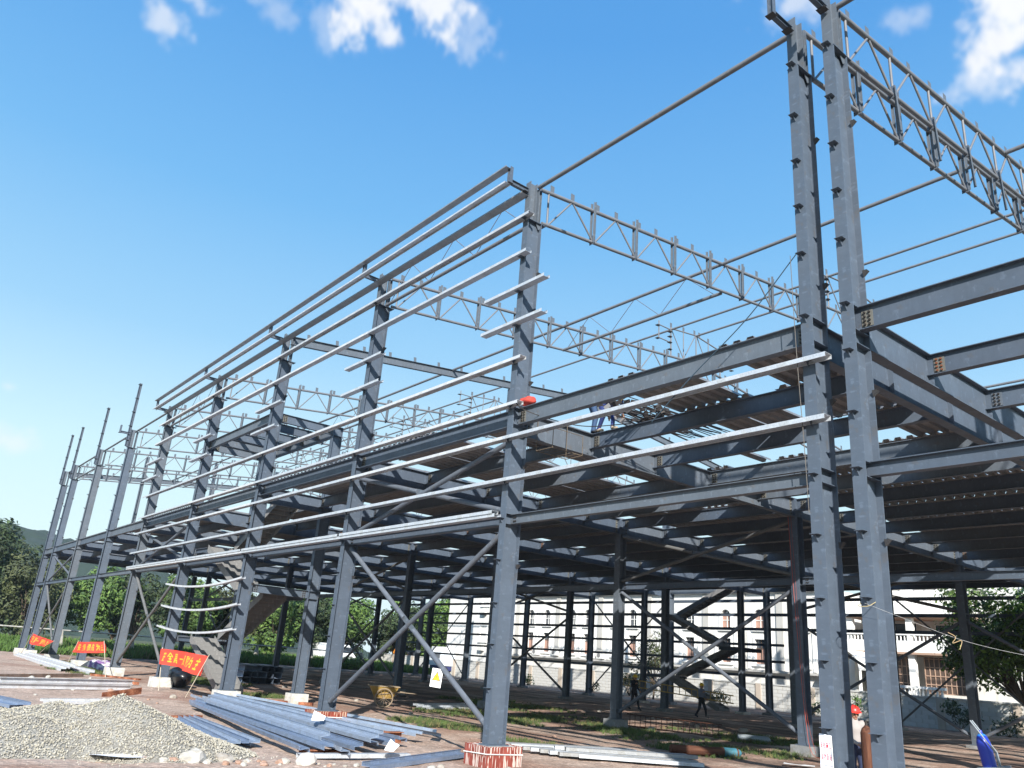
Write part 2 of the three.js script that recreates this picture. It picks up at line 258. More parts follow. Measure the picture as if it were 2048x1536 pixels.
function roofBeam(bld, x) { for (const [a, b] of [[-0.3, RIDGE], [RIDGE, -34.4]]) {
  const g = member('roof_beam', 'rbeam', Hs(0.36, 0.18), V(x, roofY(a) - 0.2, a), V(x, roofY(b) - 0.2, b), UP, S3, bld), L = g.geometry.boundingBox || (g.geometry.computeBoundingBox(), g.geometry.boundingBox);
  for (let s = 0.8; s < L.max.x; s += 1.36) put('purlin_cleat', cleatGeo, S3, g, s, 0.18, 0).rotation.y = Math.PI / 2; } }

// ---- floor beams with bolted end plates
const spGeo = cached('sp', () => new MB().box(0, 0.19, -0.15, 0.13, 0, 0.010).geo());
const boltGeo = cached('bolts', () => { const m = new MB(); for (const u of [0.055, 0.135]) for (const v of [-0.115, -0.045, 0.025, 0.095]) { m.tube(V(u, v, 0.009), V(u, v, 0.036), 0.021, 6); } return m.geo(); });
const rustBolt = mat(lin(0.16, 0.055, 0.025), { roughness: 0.9 });
const EB = Hs(0.42, 0.17), SB = Hs(0.40, 0.16), GB = Hs(0.62, 0.20, 0.018, 0.010);
function floorBeam(bld, name, key, sec, xa, xb, y, z, near) {
  const b = member(name, key, sec, V(xa, y, z), V(xb, y, z), UP, steel(), bld), L = xb - xa;
  if (near) for (const e of [0, 1]) { const p = addMesh('splice_plate', spGeo, R() < 0.75 ? plateM : S3, b); p.position.set(e ? L - 0.30 : 0.11, 0, 0.0055); const q = addMesh('bolts', boltGeo, R() < 0.12 ? rustBolt : boltM, b); q.position.copy(p.position); stuff(q); }
  return b;
}
const bayPairs = ORDER.slice(0, -1).map((a, i) => [a, ORDER[i + 1]]);
// front and back columns
for (const k of ORDER) {
  const x = GX[k], br = LEV.slice();
  column(frame, x, ROW[0], 13.05, { brackets: br, tabs: true, stiff: [7.70, 7.27, 7.03, 5.05, 4.81], m: k === 'A' || k === 'C' ? S1 : steel() });
  put('cap_plate', cached('cap', () => new MB().box(-0.12, 0.12, 0, 0.016, -0.62, 0.012).geo()), S2, frame, x, 13.052, -0.01);
  for (const s of [-1, 1]) put('gusset_plate', cached('capg', () => new MB().hexa([V(-0.005, -0.17, -0.40), V(0.005, -0.17, -0.40), V(0.005, -0.17, -0.42), V(-0.005, -0.17, -0.42), V(-0.005, 0, -0.30), V(0.005, 0, -0.30), V(0.005, 0, -0.56), V(-0.005, 0, -0.56)]).geo()), S3, frame, x + s * 0.06, 13.05, 0);
  member('column_head', 'head', Hs(0.24, 0.20, 0.014, 0.010), V(x, 13.07, -0.125), V(x, 14.24, -0.125), V(0, 0, 1), S3, frame);
  member('column_head', 'head2', Hs(0.10, 0.14, 0.010, 0.008), V(x, 13.07, -0.40), V(x, 14.16, -0.40), V(0, 0, 1), S3, frame);
  if (k !== 'K' && k !== 'J' && k !== 'I') outrigger(frame, x);
  column(frame, x, ROW[3], 13.05, { brackets: [2.2, 3.1, 4.1, 5.07, 5.97, 6.87, 7.8, 8.9, 10.0, 11.1, 12.2], face: -1, stiff: [7.70, 7.03] });
  member('column_head', 'head', Hs(0.24, 0.20, 0.014, 0.010), V(x, 13.07, ROW[3] - 0.12), V(x, 14.24, ROW[3] - 0.12), V(0, 0, 1), S3, frame);
  column(frame, x, ROW[1], 7.02, { d: 0.36, w: 0.30, stiff: [5.05, 4.8] }); column(frame, x, ROW[2], 7.02, { d: 0.36, w: 0.30, stiff: [5.05, 4.8] });
}
for (const k of ['H', 'I', 'J', 'K']) { // tall slotted parapet posts of the left end
  const p = member('parapet_post', 'tall', Hs(0.16, 0.15, 0.012, 0.010), V(GX[k], 13.1, 0.10), V(GX[k], 17.4, 0.10), V(0, 0, 1), S2, frame);
  for (let y = 0.4; y < 4.3; y += 0.95) onColumn(p, 'girt_bracket', cached('pbr', () => new MB().box(-0.09, 0.09, -0.006, 0.006, -0.09, 0.14).geo()), darkTab, y, 0);
}
// inner upright columns of the solid frames and gable posts of the far end
for (const k of ['E', 'K']) for (const r of [1, 2]) column(frame, GX[k], ROW[r], roofY(ROW[r]) - 0.42, { d: 0.36, w: 0.26, y0: 7.68 });
for (const z of [-6.3, -12.46, -18.5, -24.7, -29.5]) column(frame, GX.K - 0.25, z, roofY(z) + 2.0, { d: 0.26, w: 0.3, y0: 7.7 });
// stair-well columns
for (const k of ['E', 'F']) { column(frame, GX[k], -3.05, 10.8, { d: 0.44, w: 0.24, stiff: [3.86, 3.56, 7.65, 7.25, 10.8, 10.4] }); column(frame, GX[k], -31.8, 7.65, { d: 0.40, w: 0.24 }); }
// footings
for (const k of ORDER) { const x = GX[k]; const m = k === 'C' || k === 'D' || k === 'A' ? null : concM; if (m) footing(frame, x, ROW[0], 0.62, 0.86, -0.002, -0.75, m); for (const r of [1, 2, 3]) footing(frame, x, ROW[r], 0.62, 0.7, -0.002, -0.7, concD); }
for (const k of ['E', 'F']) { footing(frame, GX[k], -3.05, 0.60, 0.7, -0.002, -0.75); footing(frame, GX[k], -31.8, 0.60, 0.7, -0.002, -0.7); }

// floor: girders, edge beams, secondary beams
for (const k of ORDER) { const x = GX[k];
  for (const [a, b] of [[-0.49, ROW[1] + 0.19], [ROW[1] - 0.19, ROW[2] + 0.19], [ROW[2] - 0.19, ROW[3] + 0.25]]) {
    const g = member('girder', 'girder', GB, V(x, 7.34, a), V(x, 7.34, b), UP, steel(), frame), L = a - b;
    for (const z of SEC) if (z < a - 0.3 && z > b + 0.3) { const s = a - z; put('stiffener_plate', cached('gst', () => { const m = new MB(); m.box(-0.006, 0.006, -0.291, 0.291, 0.006, 0.095); m.box(-0.006, 0.006, -0.291, 0.291, -0.095, -0.006); return m.geo(); }), g.material, g, s, 0, 0); }
    for (const e of [0, 1]) { const p = addMesh('splice_plate', cached('gsp', () => new MB().box(0, 0.10, -0.26, 0.26, 0, 0.010).geo()), plateM, g); p.position.set(e ? L - 0.14 : 0.04, 0, 0.0055); const q = addMesh('bolts', cached('gbo', () => { const m = new MB(); for (let v = -0.21; v < 0.25; v += 0.105) m.tube(V(0.05, v, 0.009), V(0.05, v, 0.036), 0.021, 6); return m.geo(); }), boltM, g); q.position.copy(p.position); stuff(q); }
  }
  // connection plates at the inner columns
  for (const r of [1, 2]) put('gusset_plate', cached('cc', () => new MB().box(-0.10, 0.10, -0.30, 0.30, -0.17, 0.17).geo()), S2, frame, x, 7.34, ROW[r]);
}
for (const [a, b] of bayPairs) {
  const xa = GX[a], xb = GX[b], near = xa > -30;
  floorBeam(frame, 'edge_beam', 'edge', EB, xa + 0.012, xb - 0.012, 7.49, ROW[0], near); floorBeam(frame, 'edge_beam', 'edge', EB, xa + 0.012, xb - 0.012, 7.49, ROW[3], false);
  for (const z of SEC) floorBeam(frame, 'floor_beam', 'sec', SB, xa + (ROW.includes(z) ? 0.115 : 0.012), xb - (ROW.includes(z) ? 0.115 : 0.012), 7.44, z, z > -26 && xa > -42);
  for (const r of [0, 1]) { const t = member('tie_beam', 'tie', Hs(0.23, 0.15), V(xa + (r ? 0.16 : 0.012), 4.93, ROW[r]), V(xb - (r ? 0.16 : 0.012), 4.93, ROW[r]), UP, steel(), frame); if (near) { const q = addMesh('bolts', cached('tb', () => { const m = new MB(); for (const u of [0.14, 0.2]) for (const v of [-0.045, 0.045]) m.tube(V(u, v, 0.004), V(u, v, 0.030), 0.02, 6); return m.geo(); }), boltM, t); stuff(q); } }
}
// ---- X bracing
const braceM = [mat(lin(0.13, 0.15, 0.185), { map: steelMap, roughness: 0.7 }), mat(lin(0.155, 0.16, 0.165), { map: steelMap, roughness: 0.75 })];
function xbrace(a, b, z, y0, y1, r = 0.068) {
  const xa = GX[a] + 0.16, xb = GX[b] - 0.16, m = braceM[(R() * 2) | 0];
  pipe('brace', V(xa, y0, z), V(xb, y1, z), r, m, frame);
  const c = V((xa + xb) / 2, (y0 + y1) / 2, z), d = V(xa - xb, y1 - y0, 0).normalize();
  pipe('brace', V(xb, y0, z), c.clone().addScaledVector(d, -0.32), r, m, frame); pipe('brace', c.clone().addScaledVector(d, 0.32), V(xa, y1, z), r, m, frame);
  const g = member('gusset_plate', 'xg', Bs(0.014, 0.15), c.clone().addScaledVector(d, -0.42), c.clone().addScaledVector(d, 0.42), UP, S3, frame);
  stuff(addMesh('bolts', cached('xb', () => { const mm = new MB(); for (const u of [0.10, 0.17, 0.67, 0.74]) for (const v of [-0.035, 0.035]) mm.tube(V(u, v, 0.006), V(u, v, 0.028), 0.018, 6); return mm.geo(); }), boltM, g));
  for (const [px, py] of [[xa - 0.12, y0 - 0.05], [xb - 0.02, y1 - 0.05], [xb - 0.02, y0 - 0.05], [xa - 0.12, y1 - 0.05]]) put('gusset_plate', cached('eg', () => new MB().box(0, 0.14, 0, 0.14, -0.007, 0.007).geo()), S3, frame, px, py, z);
}
for (const [a, b] of [['D', 'C'], ['G', 'F'], ['J', 'I']]) { for (const z of [ROW[0], ROW[1], ROW[2]]) { xbrace(a, b, z, 0.28, 4.70); xbrace(a, b, z, 5.15, 6.92); } xbrace(a, b, ROW[3], 0.28, 6.9, 0.05); }
xbrace('C', 'A', ROW[2], 0.28, 4.70);

// ---- roof
for (const k of ORDER) { if (k === 'E' || k === 'K') roofBeam(frame, GX[k]); else { truss(frame, GX[k]); monitor(frame, GX[k]); } }
const rodM = mat(lin(0.12, 0.13, 0.17), { roughness: 0.7 });
for (const [a, b] of bayPairs) {
  const xa = GX[a], xb = GX[b], cross = ['DC', 'GF', 'JI'].includes(a + b);
  for (const z of [-0.33, -8.65, -26.0, -34.2]) {
    const y = roofY(z) - 0.03; pipe('strut_tube', V(xa + 0.06, y, z), V(xb - 0.06, y, z), z > -1 ? 0.062 : 0.058, tubeM, frame);
    if (cross && z > -34) { const yl = y - 1.08; pipe('strut_tube', V(xa + 0.06, yl, z), V(xb - 0.06, yl, z), 0.058, tubeM, frame); const n = 6; for (let i = 0; i < n; i++) { const p = (j) => V(mix(xa + 0.3, xb - 0.3, j / n), j % 2 ? y : yl, z); pipe('tie_rod', p(i), p(i + 1), 0.013, rodM, frame, 6); } }
  }
  if (b !== 'E' && a !== 'E' && a !== 'K') { for (const [z, y] of [[-15.5, 17.24], [RIDGE, 17.5]]) pipe('strut_tube', V(xa, y, z), V(xb, y, z), 0.05, tubeM, frame, 10); }
  else if (a !== 'K') pipe('strut_tube', V(xa, a === 'E' ? 17.24 : 17.24, -15.5), V(xb, 17.24, -15.5), 0.05, tubeM, frame, 10);
}
// ---- galvanised girts: web lies flat on the brackets
const galvD = mat(lin(0.40, 0.41, 0.43), { map: galvMap, roughnessMap: galvRough, roughness: 1.0, metalness: 0.5 }); const CG = Cs(0.20, 0.075), GALV = [galv, galvB];
function girt(y, xa, xb, { up = false, z = 0.105, bow = 0, m = GALV[(R() * 2) | 0], sec = CG, key = 'girt' } = {}) {
  const P = V(xa, y, z), Q = V(xb, y, z); return member('girt', key, sec, up ? Q : P, up ? P : Q, V(0, 0, 1), m, frame);
}
const bays = [['D', 'C'], ['E', 'D'], ['F', 'E'], ['G', 'F']];
for (const [a, b] of bays) {
  const xa = GX[a] - (a === 'G' ? 0.45 : -0.01), xb = GX[b] + (b === 'C' ? 0.35 : 0);
  girt(13.1, xa, xb); girt(11.9, xa, xb, { up: true }); girt(8.94, xa, xb + (b === 'C' ? 0.1 : 0)); girt(7.75, xa, xb + (b === 'C' ? 0.12 : 0));
  girt(6.9, xa, GX[b]); girt(5.85, xa, GX[b]);
  girt(4.95, xa, xb - (b === 'C' ? 0.42 : 0), { up: true }); girt(5.10, xa + rr(0, 0.2), xb - (b === 'C' ? 0.5 : 0), { z: 0.13 });
  // parapet girts
  const pa = GX[a] - (a === 'G' ? 0.05 : -0.01), pb = GX[b] + (b === 'C' ? 0.03 : 0);
  girt(14.34, pa, pb, { z: 0.73, up: true, sec: Cs(0.20, 0.035, 0.012), key: 'girtp', m: galvD }); girt(13.865, pa, pb, { z: 0.74, sec: Cs(0.20, 0.05), key: 'girtq', m: galvB }); girt(13.80, pa, pb, { z: 0.10, up: true, sec: Cs(0.26, 0.045), key: 'girtw', m: galvD });
}
girt(6.9, GX.C + 0.01, 8.5); girt(5.85, GX.C + 0.01, 8.42);
for (const k of ['C', 'D', 'E', 'F', 'G']) for (const y of [9.915, 10.885]) girt(y, GX[k] - rr(1.25, 1.4), GX[k] + rr(1.1, 1.35), { up: true, m: galvB });
// three sagging girts in front of the stair
for (const y of [2.12, 3.02, 3.99]) { const n = 10, m = new MB(), xa = -24.95, xb = -15.55; for (const [s0, s1, u0, u1] of Cs(0.16, 0.07)) for (let i = 0; i < n; i++) { const X = (j) => mix(xa, xb, j / n), Y = (j) => -0.22 * (1 - (2 * j / n - 1) ** 2); const c = (j, s, u) => V(X(j), Y(j) + s, u); m.hexa([c(i, s0, u1), c(i + 1, s0, u1), c(i + 1, s0, u0), c(i, s0, u0), c(i, s1, u1), c(i + 1, s1, u1), c(i + 1, s1, u0), c(i, s1, u0)], [i, 0]); } const o = m.build('girt', galv, frame); o.position.set(0, y, 0.085); }
// back wall girts
for (const [a, b] of bayPairs) { for (const y of [5.07, 5.97, 6.87]) girt(y, GX[a], GX[b], { z: ROW[3] - 0.33, m: S2, sec: Cs(0.2, 0.17), key: 'girtb' }); if (!['DC', 'CA', 'ED'].includes(a + b)) for (const y of [2.2, 3.1, 4.1]) girt(y, GX[a] + (a === 'F' ? 0 : 0), GX[b] + (b === 'E' ? 0.9 : 0), { z: ROW[3] - 0.33, m: S2, sec: Cs(0.2, 0.15), key: 'girtb2' }); }
// ---- platform over the stair
{ const y = 10.6, P = Hs(0.40, 0.16);
  floorBeam(frame, 'platform_beam', 'pl', P, GX.F + 0.012, GX.E - 0.012, y, ROW[0], true); floorBeam(frame, 'platform_beam', 'pl', P, GX.F + 0.012, GX.E - 0.012, y, -3.05, true);
  for (const x of [GX.E, -17.65, -19.24, -20.83, -22.4, GX.F]) { const o = x === GX.E || x === GX.F; const g = member('platform_beam', 'plz', Hs(0.36, 0.15), V(x, y, o ? -0.49 : -0.25), V(x, y, o ? -2.82 : -3.04), UP, steel(), frame); for (const e of [0, 1]) { const L = o ? 2.33 : 2.79, p = addMesh('splice_plate', spGeo, plateM, g); p.position.set(e ? L - 0.26 : 0.06, 0, 0.0055); const q = addMesh('bolts', boltGeo, boltM, g); q.position.copy(p.position); stuff(q); } } }
// ---- stairs
const stairM = mat(lin(0.25, 0.25, 0.25), { map: steelMap, roughness: 0.85 });
function flight(x0, y0, x1, y1, z0, z1, n = 12) { // from the bottom (x0,y0) to the top (x1,y1)
  const dir = Math.sign(x1 - x0), run = Math.abs(x1 - x0) / n, rise = (y1 - y0) / n, m = new MB();
  for (const z of [z0 - 0.006, z1 + 0.006]) { const a = V(x0, y0, z), b = V(x1, y1, z), u = 0.20; m.hexa([V(a.x, a.y - 0.08, z + 0.006), V(b.x, b.y - u, z + 0.006), V(b.x, b.y - u, z - 0.006), V(a.x, a.y - 0.08, z - 0.006), V(a.x, a.y + 0.22, z + 0.006), V(b.x, b.y + 0.12, z + 0.006), V(b.x, b.y + 0.12, z - 0.006), V(a.x, a.y + 0.22, z - 0.006)].map((v) => v)); }
  const f = m.build('stair_flight', stairM, frame); const g = cached(`step${run.toFixed(3)}${rise.toFixed(3)}${dir}${(z0 - z1).toFixed(2)}`, () => { const s = new MB(), w = (z0 - z1) / 2 - 0.012; s.box(dir > 0 ? 0 : -run, dir > 0 ? run : 0, rise - 0.008, rise, -w, w); s.box(-0.004, 0.004, 0, rise - 0.008, -w, w); return s.geo(); });
  for (let i = 0; i < n; i++) put('step', g, stairM, f, x0 + dir * run * i, y0 + rise * i, (z0 + z1) / 2);
  return f;
}
function landing(x0, x1, y, z0, z1) { const m = new MB(); m.box(x0, x1, y - 0.012, y, z1, z0); const o = m.build('stair_landing', stairM, frame); for (const z of [z0 - 0.02, z1 + 0.02]) member('landing_beam', 'lb', Cs(0.20, 0.07), V(x0, y - 0.115, z), V(x1, y - 0.115, z), UP, S2, frame); return o; }
function stair(zf, zb, yBase) { const zm = (zf + zb) / 2;
  flight(-17.9, yBase, -22.2, 1.78, zf, zm + 0.06); landing(-23.85, -22.2, 1.78, zf, zb);
  flight(-22.2, 1.78, -17.9, 3.70, zm - 0.06, zb); landing(-17.9, -16.25, 3.70, zf, zb);
  flight(-17.9, 3.70, -22.2, 5.65, zf, zm + 0.06); landing(-23.85, -22.2, 5.65, zf, zb);
  flight(-22.2, 5.65, -17.9, 7.66, zm - 0.06, zb); }
stair(-0.55, -2.8, -0.22); stair(-31.95, -34.2, -0.15);
for (const [x, y] of [[GX.E, 3.72], [GX.F, 1.66], [GX.F, 5.53]]) { const b = member('landing_beam', 'lbz', Hs(0.30, 0.15), V(x, y, -0.49), V(x, y, -2.83), UP, S1, frame); for (const e of [0, 1]) { const p = addMesh('splice_plate', spGeo, S3, b); p.position.set(e ? 2.08 : 0.07, 0, 0.0055); const q = addMesh('bolts', boltGeo, boltM, b); q.position.copy(p.position); stuff(q); } }
// ---- profiled floor decking, ribs along z
function sheetGeo(w, L) { return cached(`deck${w.toFixed(2)}${L.toFixed(2)}`, () => {
  const p = []; const n = Math.round(w / 0.3); for (let i = 0; i < n; i++) { const x = i * 0.3; p.push([x, 0], [x + 0.10, 0], [x + 0.135, 0.07], [x + 0.265, 0.07]); } p.push([n * 0.3, 0]);
  const pos = [], idx = [], uv = []; let s = 0; p.forEach(([x, y], i) => { if (i) s += Math.hypot(x - p[i - 1][0], y - p[i - 1][1]); for (const z of [0, -L]) { pos.push(x, y, z); uv.push(s, -z); } }); for (let i = 0; i < p.length - 1; i++) { const q = i * 2; idx.push(q, q + 2, q + 1, q + 1, q + 2, q + 3); }
  const g = new THREE.BufferGeometry(); g.setAttribute('position', new THREE.Float32BufferAttribute(pos, 3)); g.setAttribute('uv', new THREE.Float32BufferAttribute(uv, 2)); g.setIndex(idx); const h = g.toNonIndexed(); h.computeVertexNormals(); return h; }); }
const sheets = [];
const edges = [-0.20, ...SEC, -34.55];
for (const [a, b] of bayPairs) for (let i = 0; i < edges.length - 1; i++) {
  const xa = GX[a], xb = GX[b], za = edges[i] - 0.01, L = edges[i] - edges[i + 1] + 0.05;
  if (a === 'F' && b === 'E' && (i === 0 || i === edges.length - 2)) continue;
  if (a === 'C') { // the bay still being decked
    const list = [[3.0, 3, 0, 0], [3.9, 3, 0, 0.6], [6.0, 3, 0, 0], [6.9, 3, 0, 0.6], [3.1, 3, 1], [4.05, 3, 1], [5.6, 7, 1], [1.85, 1, 2], [6.3, 5, 2], [-0.2, 3, 3], [2.3, 6, 3], [5.0, 8, 3]].filter((q) => q[2] === i);
    if (i < 4) { for (const [x, n, , o = 0] of list) sheets.push([x, za - o, n * 0.3, L - o, i]); continue; }
  }
  if (a === 'D' && i < 5) { for (const [x, n] of [[-7.36, 6], [-5.52, 6], [-2.55, 8]]) sheets.push([x, za - (i === 0 && x > -3 ? 0.5 : 0), n * 0.3, L - (i === 0 && x > -3 ? 0.5 : 0), i]); continue; }
  if (a === 'K') { sheets.push([xa + 0.1, za, 3.6, L, i]); continue; }
  const w = 1.8, n = 4, s0 = xa + 0.66 + rr(-0.05, 0.05); for (let q = 0; q < n; q++) { if (i === 0 && a === 'D' && q === 3) { sheets.push([s0 + q * w + 0.9, za - 0.5, 0.9, L - 0.4, i]); continue; } sheets.push([s0 + q * w, za, w, L, i]); }
}
sheets.sort((p, q) => (Math.hypot(p[0] - 14.8, p[1] - 11.5) - Math.hypot(q[0] - 14.8, q[1] - 11.5)));
const rest = [];
sheets.forEach(([x, z, w, L, i], k) => { const y = (i === 0 && z > -0.3) ? 7.705 : 7.706; const g = sheetGeo(w, L); if (k < 290) put('deck_sheet', g, deckM, frame, x, y + (k % 3) * 0.001, z); else { const c = g.clone(); c.translate(x, y, z); rest.push(c); } });
if (rest.length) stuff(addMesh('deck_sheets', mergeGeometries(rest), deckM, frame));

// ================================================================ the bay right of the double column
{ const b = 8.82, c = 16.9;
  for (const x of [b, c]) { column(wing, x, ROW[0], 13.05, { brackets: LEV, tabs: true, stiff: [7.70, 7.27, 7.03, 5.05, 4.81], m: S1 }); put('cap_plate', cached('cap'), S2, wing, x, 13.052, -0.01); member('column_head', 'head', Hs(0.24, 0.20, 0.014, 0.010), V(x, 13.07, -0.125), V(x, 14.24, -0.125), V(0, 0, 1), S3, wing); member('column_head', 'head2', Hs(0.10, 0.14, 0.010, 0.008), V(x, 13.07, -0.40), V(x, 14.16, -0.40), V(0, 0, 1), S3, wing); outrigger(wing, x);
    for (const s of [-1, 1]) put('gusset_plate', cached('capg'), S3, wing, x + s * 0.06, 13.05, 0);
    for (const r of [1, 2]) { column(wing, x, ROW[r], 7.02, { d: 0.36, w: 0.30 }); footing(wing, x, ROW[r], 0.6, 0.8, -0.002, -0.7); }
    column(wing, x, ROW[3], 13.05, { face: -1, stiff: [7.70, 7.03] }); footing(wing, x, ROW[3], 0.6, 0.8, -0.002, -0.7);
    for (const [za, zb] of [[-0.49, ROW[1] + 0.19], [ROW[1] - 0.19, ROW[2] + 0.19], [ROW[2] - 0.19, ROW[3] + 0.25]]) { const g = member('girder', 'girder', GB, V(x, 7.34, za), V(x, 7.34, zb), UP, steel(), wing); for (const z of SEC) if (z < za - 0.3 && z > zb + 0.3) put('stiffener_plate', cached('gst'), g.material, g, za - z, 0, 0);
      const p = addMesh('splice_plate', cached('gsp'), plateM, g); p.position.set(0.04, 0, 0.0055); const q = addMesh('bolts', cached('gbo'), boltM, g); q.position.copy(p.position); stuff(q); }
    truss(wing, x, true); monitor(wing, x); }
  floorBeam(wing, 'edge_beam', 'edge', EB, b + 0.012, c - 0.012, 7.49, ROW[0], true);
  for (const z of SEC) floorBeam(wing, 'floor_beam', 'sec', SB, b + (ROW.includes(z) ? 0.115 : 0.012), c - (ROW.includes(z) ? 0.115 : 0.012), 7.44, z, z > -14);
  member('tie_beam', 'tie', Hs(0.23, 0.15), V(b + 0.012, 4.95, ROW[0]), V(c - 0.012, 4.95, ROW[0]), UP, S2, wing); member('tie_beam', 'tie', Hs(0.23, 0.15), V(b + 0.16, 4.93, ROW[1]), V(c - 0.16, 4.93, ROW[1]), UP, S2, wing);
  for (const z of [-0.33, -8.65, -26.0]) pipe('strut_tube', V(b + 0.06, roofY(z) - 0.03, z), V(c - 0.06, roofY(z) - 0.03, z), 0.058, tubeM, wing);
  footing(wing, c, ROW[0], 0.6, 0.86, -0.002, -0.75);
  pipe('strut_tube', V(b, 17.24, -15.5), V(c, 17.24, -15.5), 0.05, tubeM, wing, 10); pipe('strut_tube', V(b, 17.5, RIDGE), V(c, 17.5, RIDGE), 0.05, tubeM, wing, 10);
}
// ================================================================ GROUND
function groundY(x, z) {
  let y = mix(-0.40, -0.13, sstep(-5, -22, z)) + 0.10 * (fbm(x * 0.35 + 50, z * 0.35 + 50, 3, 201) - 0.5) + 0.05 * (fbm(x * 1.7, z * 1.7, 3, 205) - 0.5);
  y = mix(y, 0.15, sstep(-63, -70, x)); y = mix(y, -0.2, sstep(-38, -46, z)); 
  const far = Math.hypot(x + 20, z + 10); y = mix(y, -0.3, sstep(70, 140, far)); return y;
}
{
  const line = (a, f0, f1, b, fine, mid) => { const v = []; for (let t = f0; t <= f1 + 1e-6; t += fine) v.push(t); for (let t = f0 - mid; t >= a; t -= mid) v.unshift(t); for (let t = f1 + mid; t <= b; t += mid) v.push(t); let s = mid * 3; for (let t = v[0] - s; t > -900; t -= s, s *= 1.5) v.unshift(t); s = mid * 3; for (let t = v[v.length - 1] + s; t < 900; t += s, s *= 1.5) v.push(t); return v; };
  const xs = line(-72, -26, 12, 24, 0.16, 0.5), zs = line(-46, -14, 11, 24, 0.16, 0.5), nx = xs.length, nz = zs.length;
  const pos = new Float32Array(nx * nz * 3), col = new Float32Array(nx * nz * 3), uv = new Float32Array(nx * nz * 2), idx = [];
  for (let j = 0; j < nz; j++) for (let i = 0; i < nx; i++) {
    const x = xs[i], z = zs[j], k = j * nx + i; pos[k * 3] = x; pos[k * 3 + 1] = groundY(x, z); pos[k * 3 + 2] = z; uv[k * 2] = x; uv[k * 2 + 1] = -z;
    // red fill soil, paler trodden dust plus painted-in front sunlight, shade painted under the floor, thin grass
    const a = fbm(x * 0.25, z * 0.25, 4, 211), b = fbm(x * 0.9 + 9, z * 0.9, 4, 215), pale = sstep(0.42, 0.62, a * 0.5 + b * 0.5 + 0.17 * sstep(-2, 2.5, z + 3 * (a - 0.5))), underShade = sstep(0.45, 0.65, fbm(x * 0.5, z * 1.3, 4, 221)) * sstep(-4, -12, z);
    let c = [mix(0.46, 0.64, pale), mix(0.285, 0.475, pale), mix(0.21, 0.38, pale)]; c = c.map((v) => v * mix(1, 0.40, underShade));
    const gr = grassAt(x, z), w = sstep(0.42, 0.62, gr); c = [mix(c[0], 0.10, w), mix(c[1], 0.115, w), mix(c[2], 0.04, w)];
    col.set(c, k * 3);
  }
  for (let j = 0; j < nz - 1; j++) for (let i = 0; i < nx - 1; i++) { const k = j * nx + i; idx.push(k, k + nx, k + 1, k + 1, k + nx, k + nx + 1); }
  const g = new THREE.BufferGeometry(); g.setAttribute('position', new THREE.BufferAttribute(pos, 3)); g.setAttribute('color', new THREE.BufferAttribute(col, 3)); g.setAttribute('uv', new THREE.BufferAttribute(uv, 2)); g.setIndex(idx); g.computeVertexNormals();
  const o = addMesh('ground', g, mat(0xffffff, { vertexColors: true, map: soilMap, bumpMap: soilBump, bumpScale: 0.05, roughness: 1 })); o.userData = { kind: 'structure', label: 'red construction-site soil with pale dust, painted-in sun and shade, and thin grass', category: 'ground' };
}
function grassAt(x, z) {
  const n = fbm(x * 0.55 + 3, z * 0.55 + 7, 4, 231), e = (cx, cz, rx, rz) => Math.max(0, 1 - Math.hypot((x - cx) / rx, (z - cz) / rz));
  let g = 0; for (const q of [[-6, -11.5, 8, 2.6], [-12, -9, 5, 2.2], [-3.5, -15, 5, 2.5], [-21, -3.6, 4, 1.8], [-29, -4, 5, 2.5], [-17, -15, 7, 2.6], [-36, 0.5, 6, 1.8], [-44, 0, 6, 1.6], [-3.5, -4.6, 2.2, 1.2], [-9, -4.5, 3, 1.4], [-1.5, -9, 2, 1.1]]) g = Math.max(g, e(...q));
  g = g > 0 ? 0.25 + 0.55 * g : 0; g += (n - 0.5) * 0.9; g = Math.max(g, sstep(-62.5, -65, x) * 0.9, sstep(-46, -48, z) * 0.8); const off = Math.max(sstep(14, 18, x), sstep(15, 19, z)); g = Math.max(g, off * (0.5 + 0.3 * n)); return g;  // off-site ground, out of view, set darker to cut bounced light
}
// ================================================================ COMPOUND WALL (blocks laid in courses)
const blockM = [mat(lin(0.60, 0.60, 0.58), { map: plasterMap, roughness: 0.95 }), mat(lin(0.54, 0.545, 0.53), { map: plasterMap, roughness: 0.95 }), mat(lin(0.64, 0.635, 0.61), { map: plasterMap, roughness: 0.95 })];
{
  const w = thing('compound_wall', 'long pale block wall with tan piers along the back of the site', 'wall', [0, 0, -43.3]);
  new MB().box(-82, 10, -0.8, 1.60, -0.30, -0.035).build('wall_core', concM, w);
  const bg = [0.78, 0.79, 0.77].map((l) => new MB().box(0.008, l, 0.008, 0.242, -0.03, 0).geo()); const restB = [];
  let n = 0; for (let c = 113; c >= 0; c--) for (let r = 0; r < 8; r++) { const x = -82 + c * 0.8 + (r % 2 ? 0.4 : 0), y = -0.42 + r * 0.25; if (x > 9.2) continue; const g = bg[(R() * 3) | 0], dz = rr(-0.006, 0.006); if (n++ < 296) put('block', g, blockM[(R() * 3) | 0], w, x, y, dz); else { const q = g.clone(); q.translate(x, y, dz); restB.push(q); } }
  stuff(addMesh('blocks', mergeGeometries(restB), blockM[0], w));
  const pm = mat(lin(0.50, 0.43, 0.36), { map: plasterMap, roughness: 0.95 });
  for (let x = -80; x < 10; x += 4.4) new MB().box(x - 0.22, x + 0.22, -0.7, 1.66, -0.1, 0.09).build('pier', pm, w);
  for (let x = -82; x < 9; x += 2.2) new MB().box(x + 0.01, x + 2.19, 1.602, 1.70, -0.34, 0.05).build('coping', blockM[1], w);
}
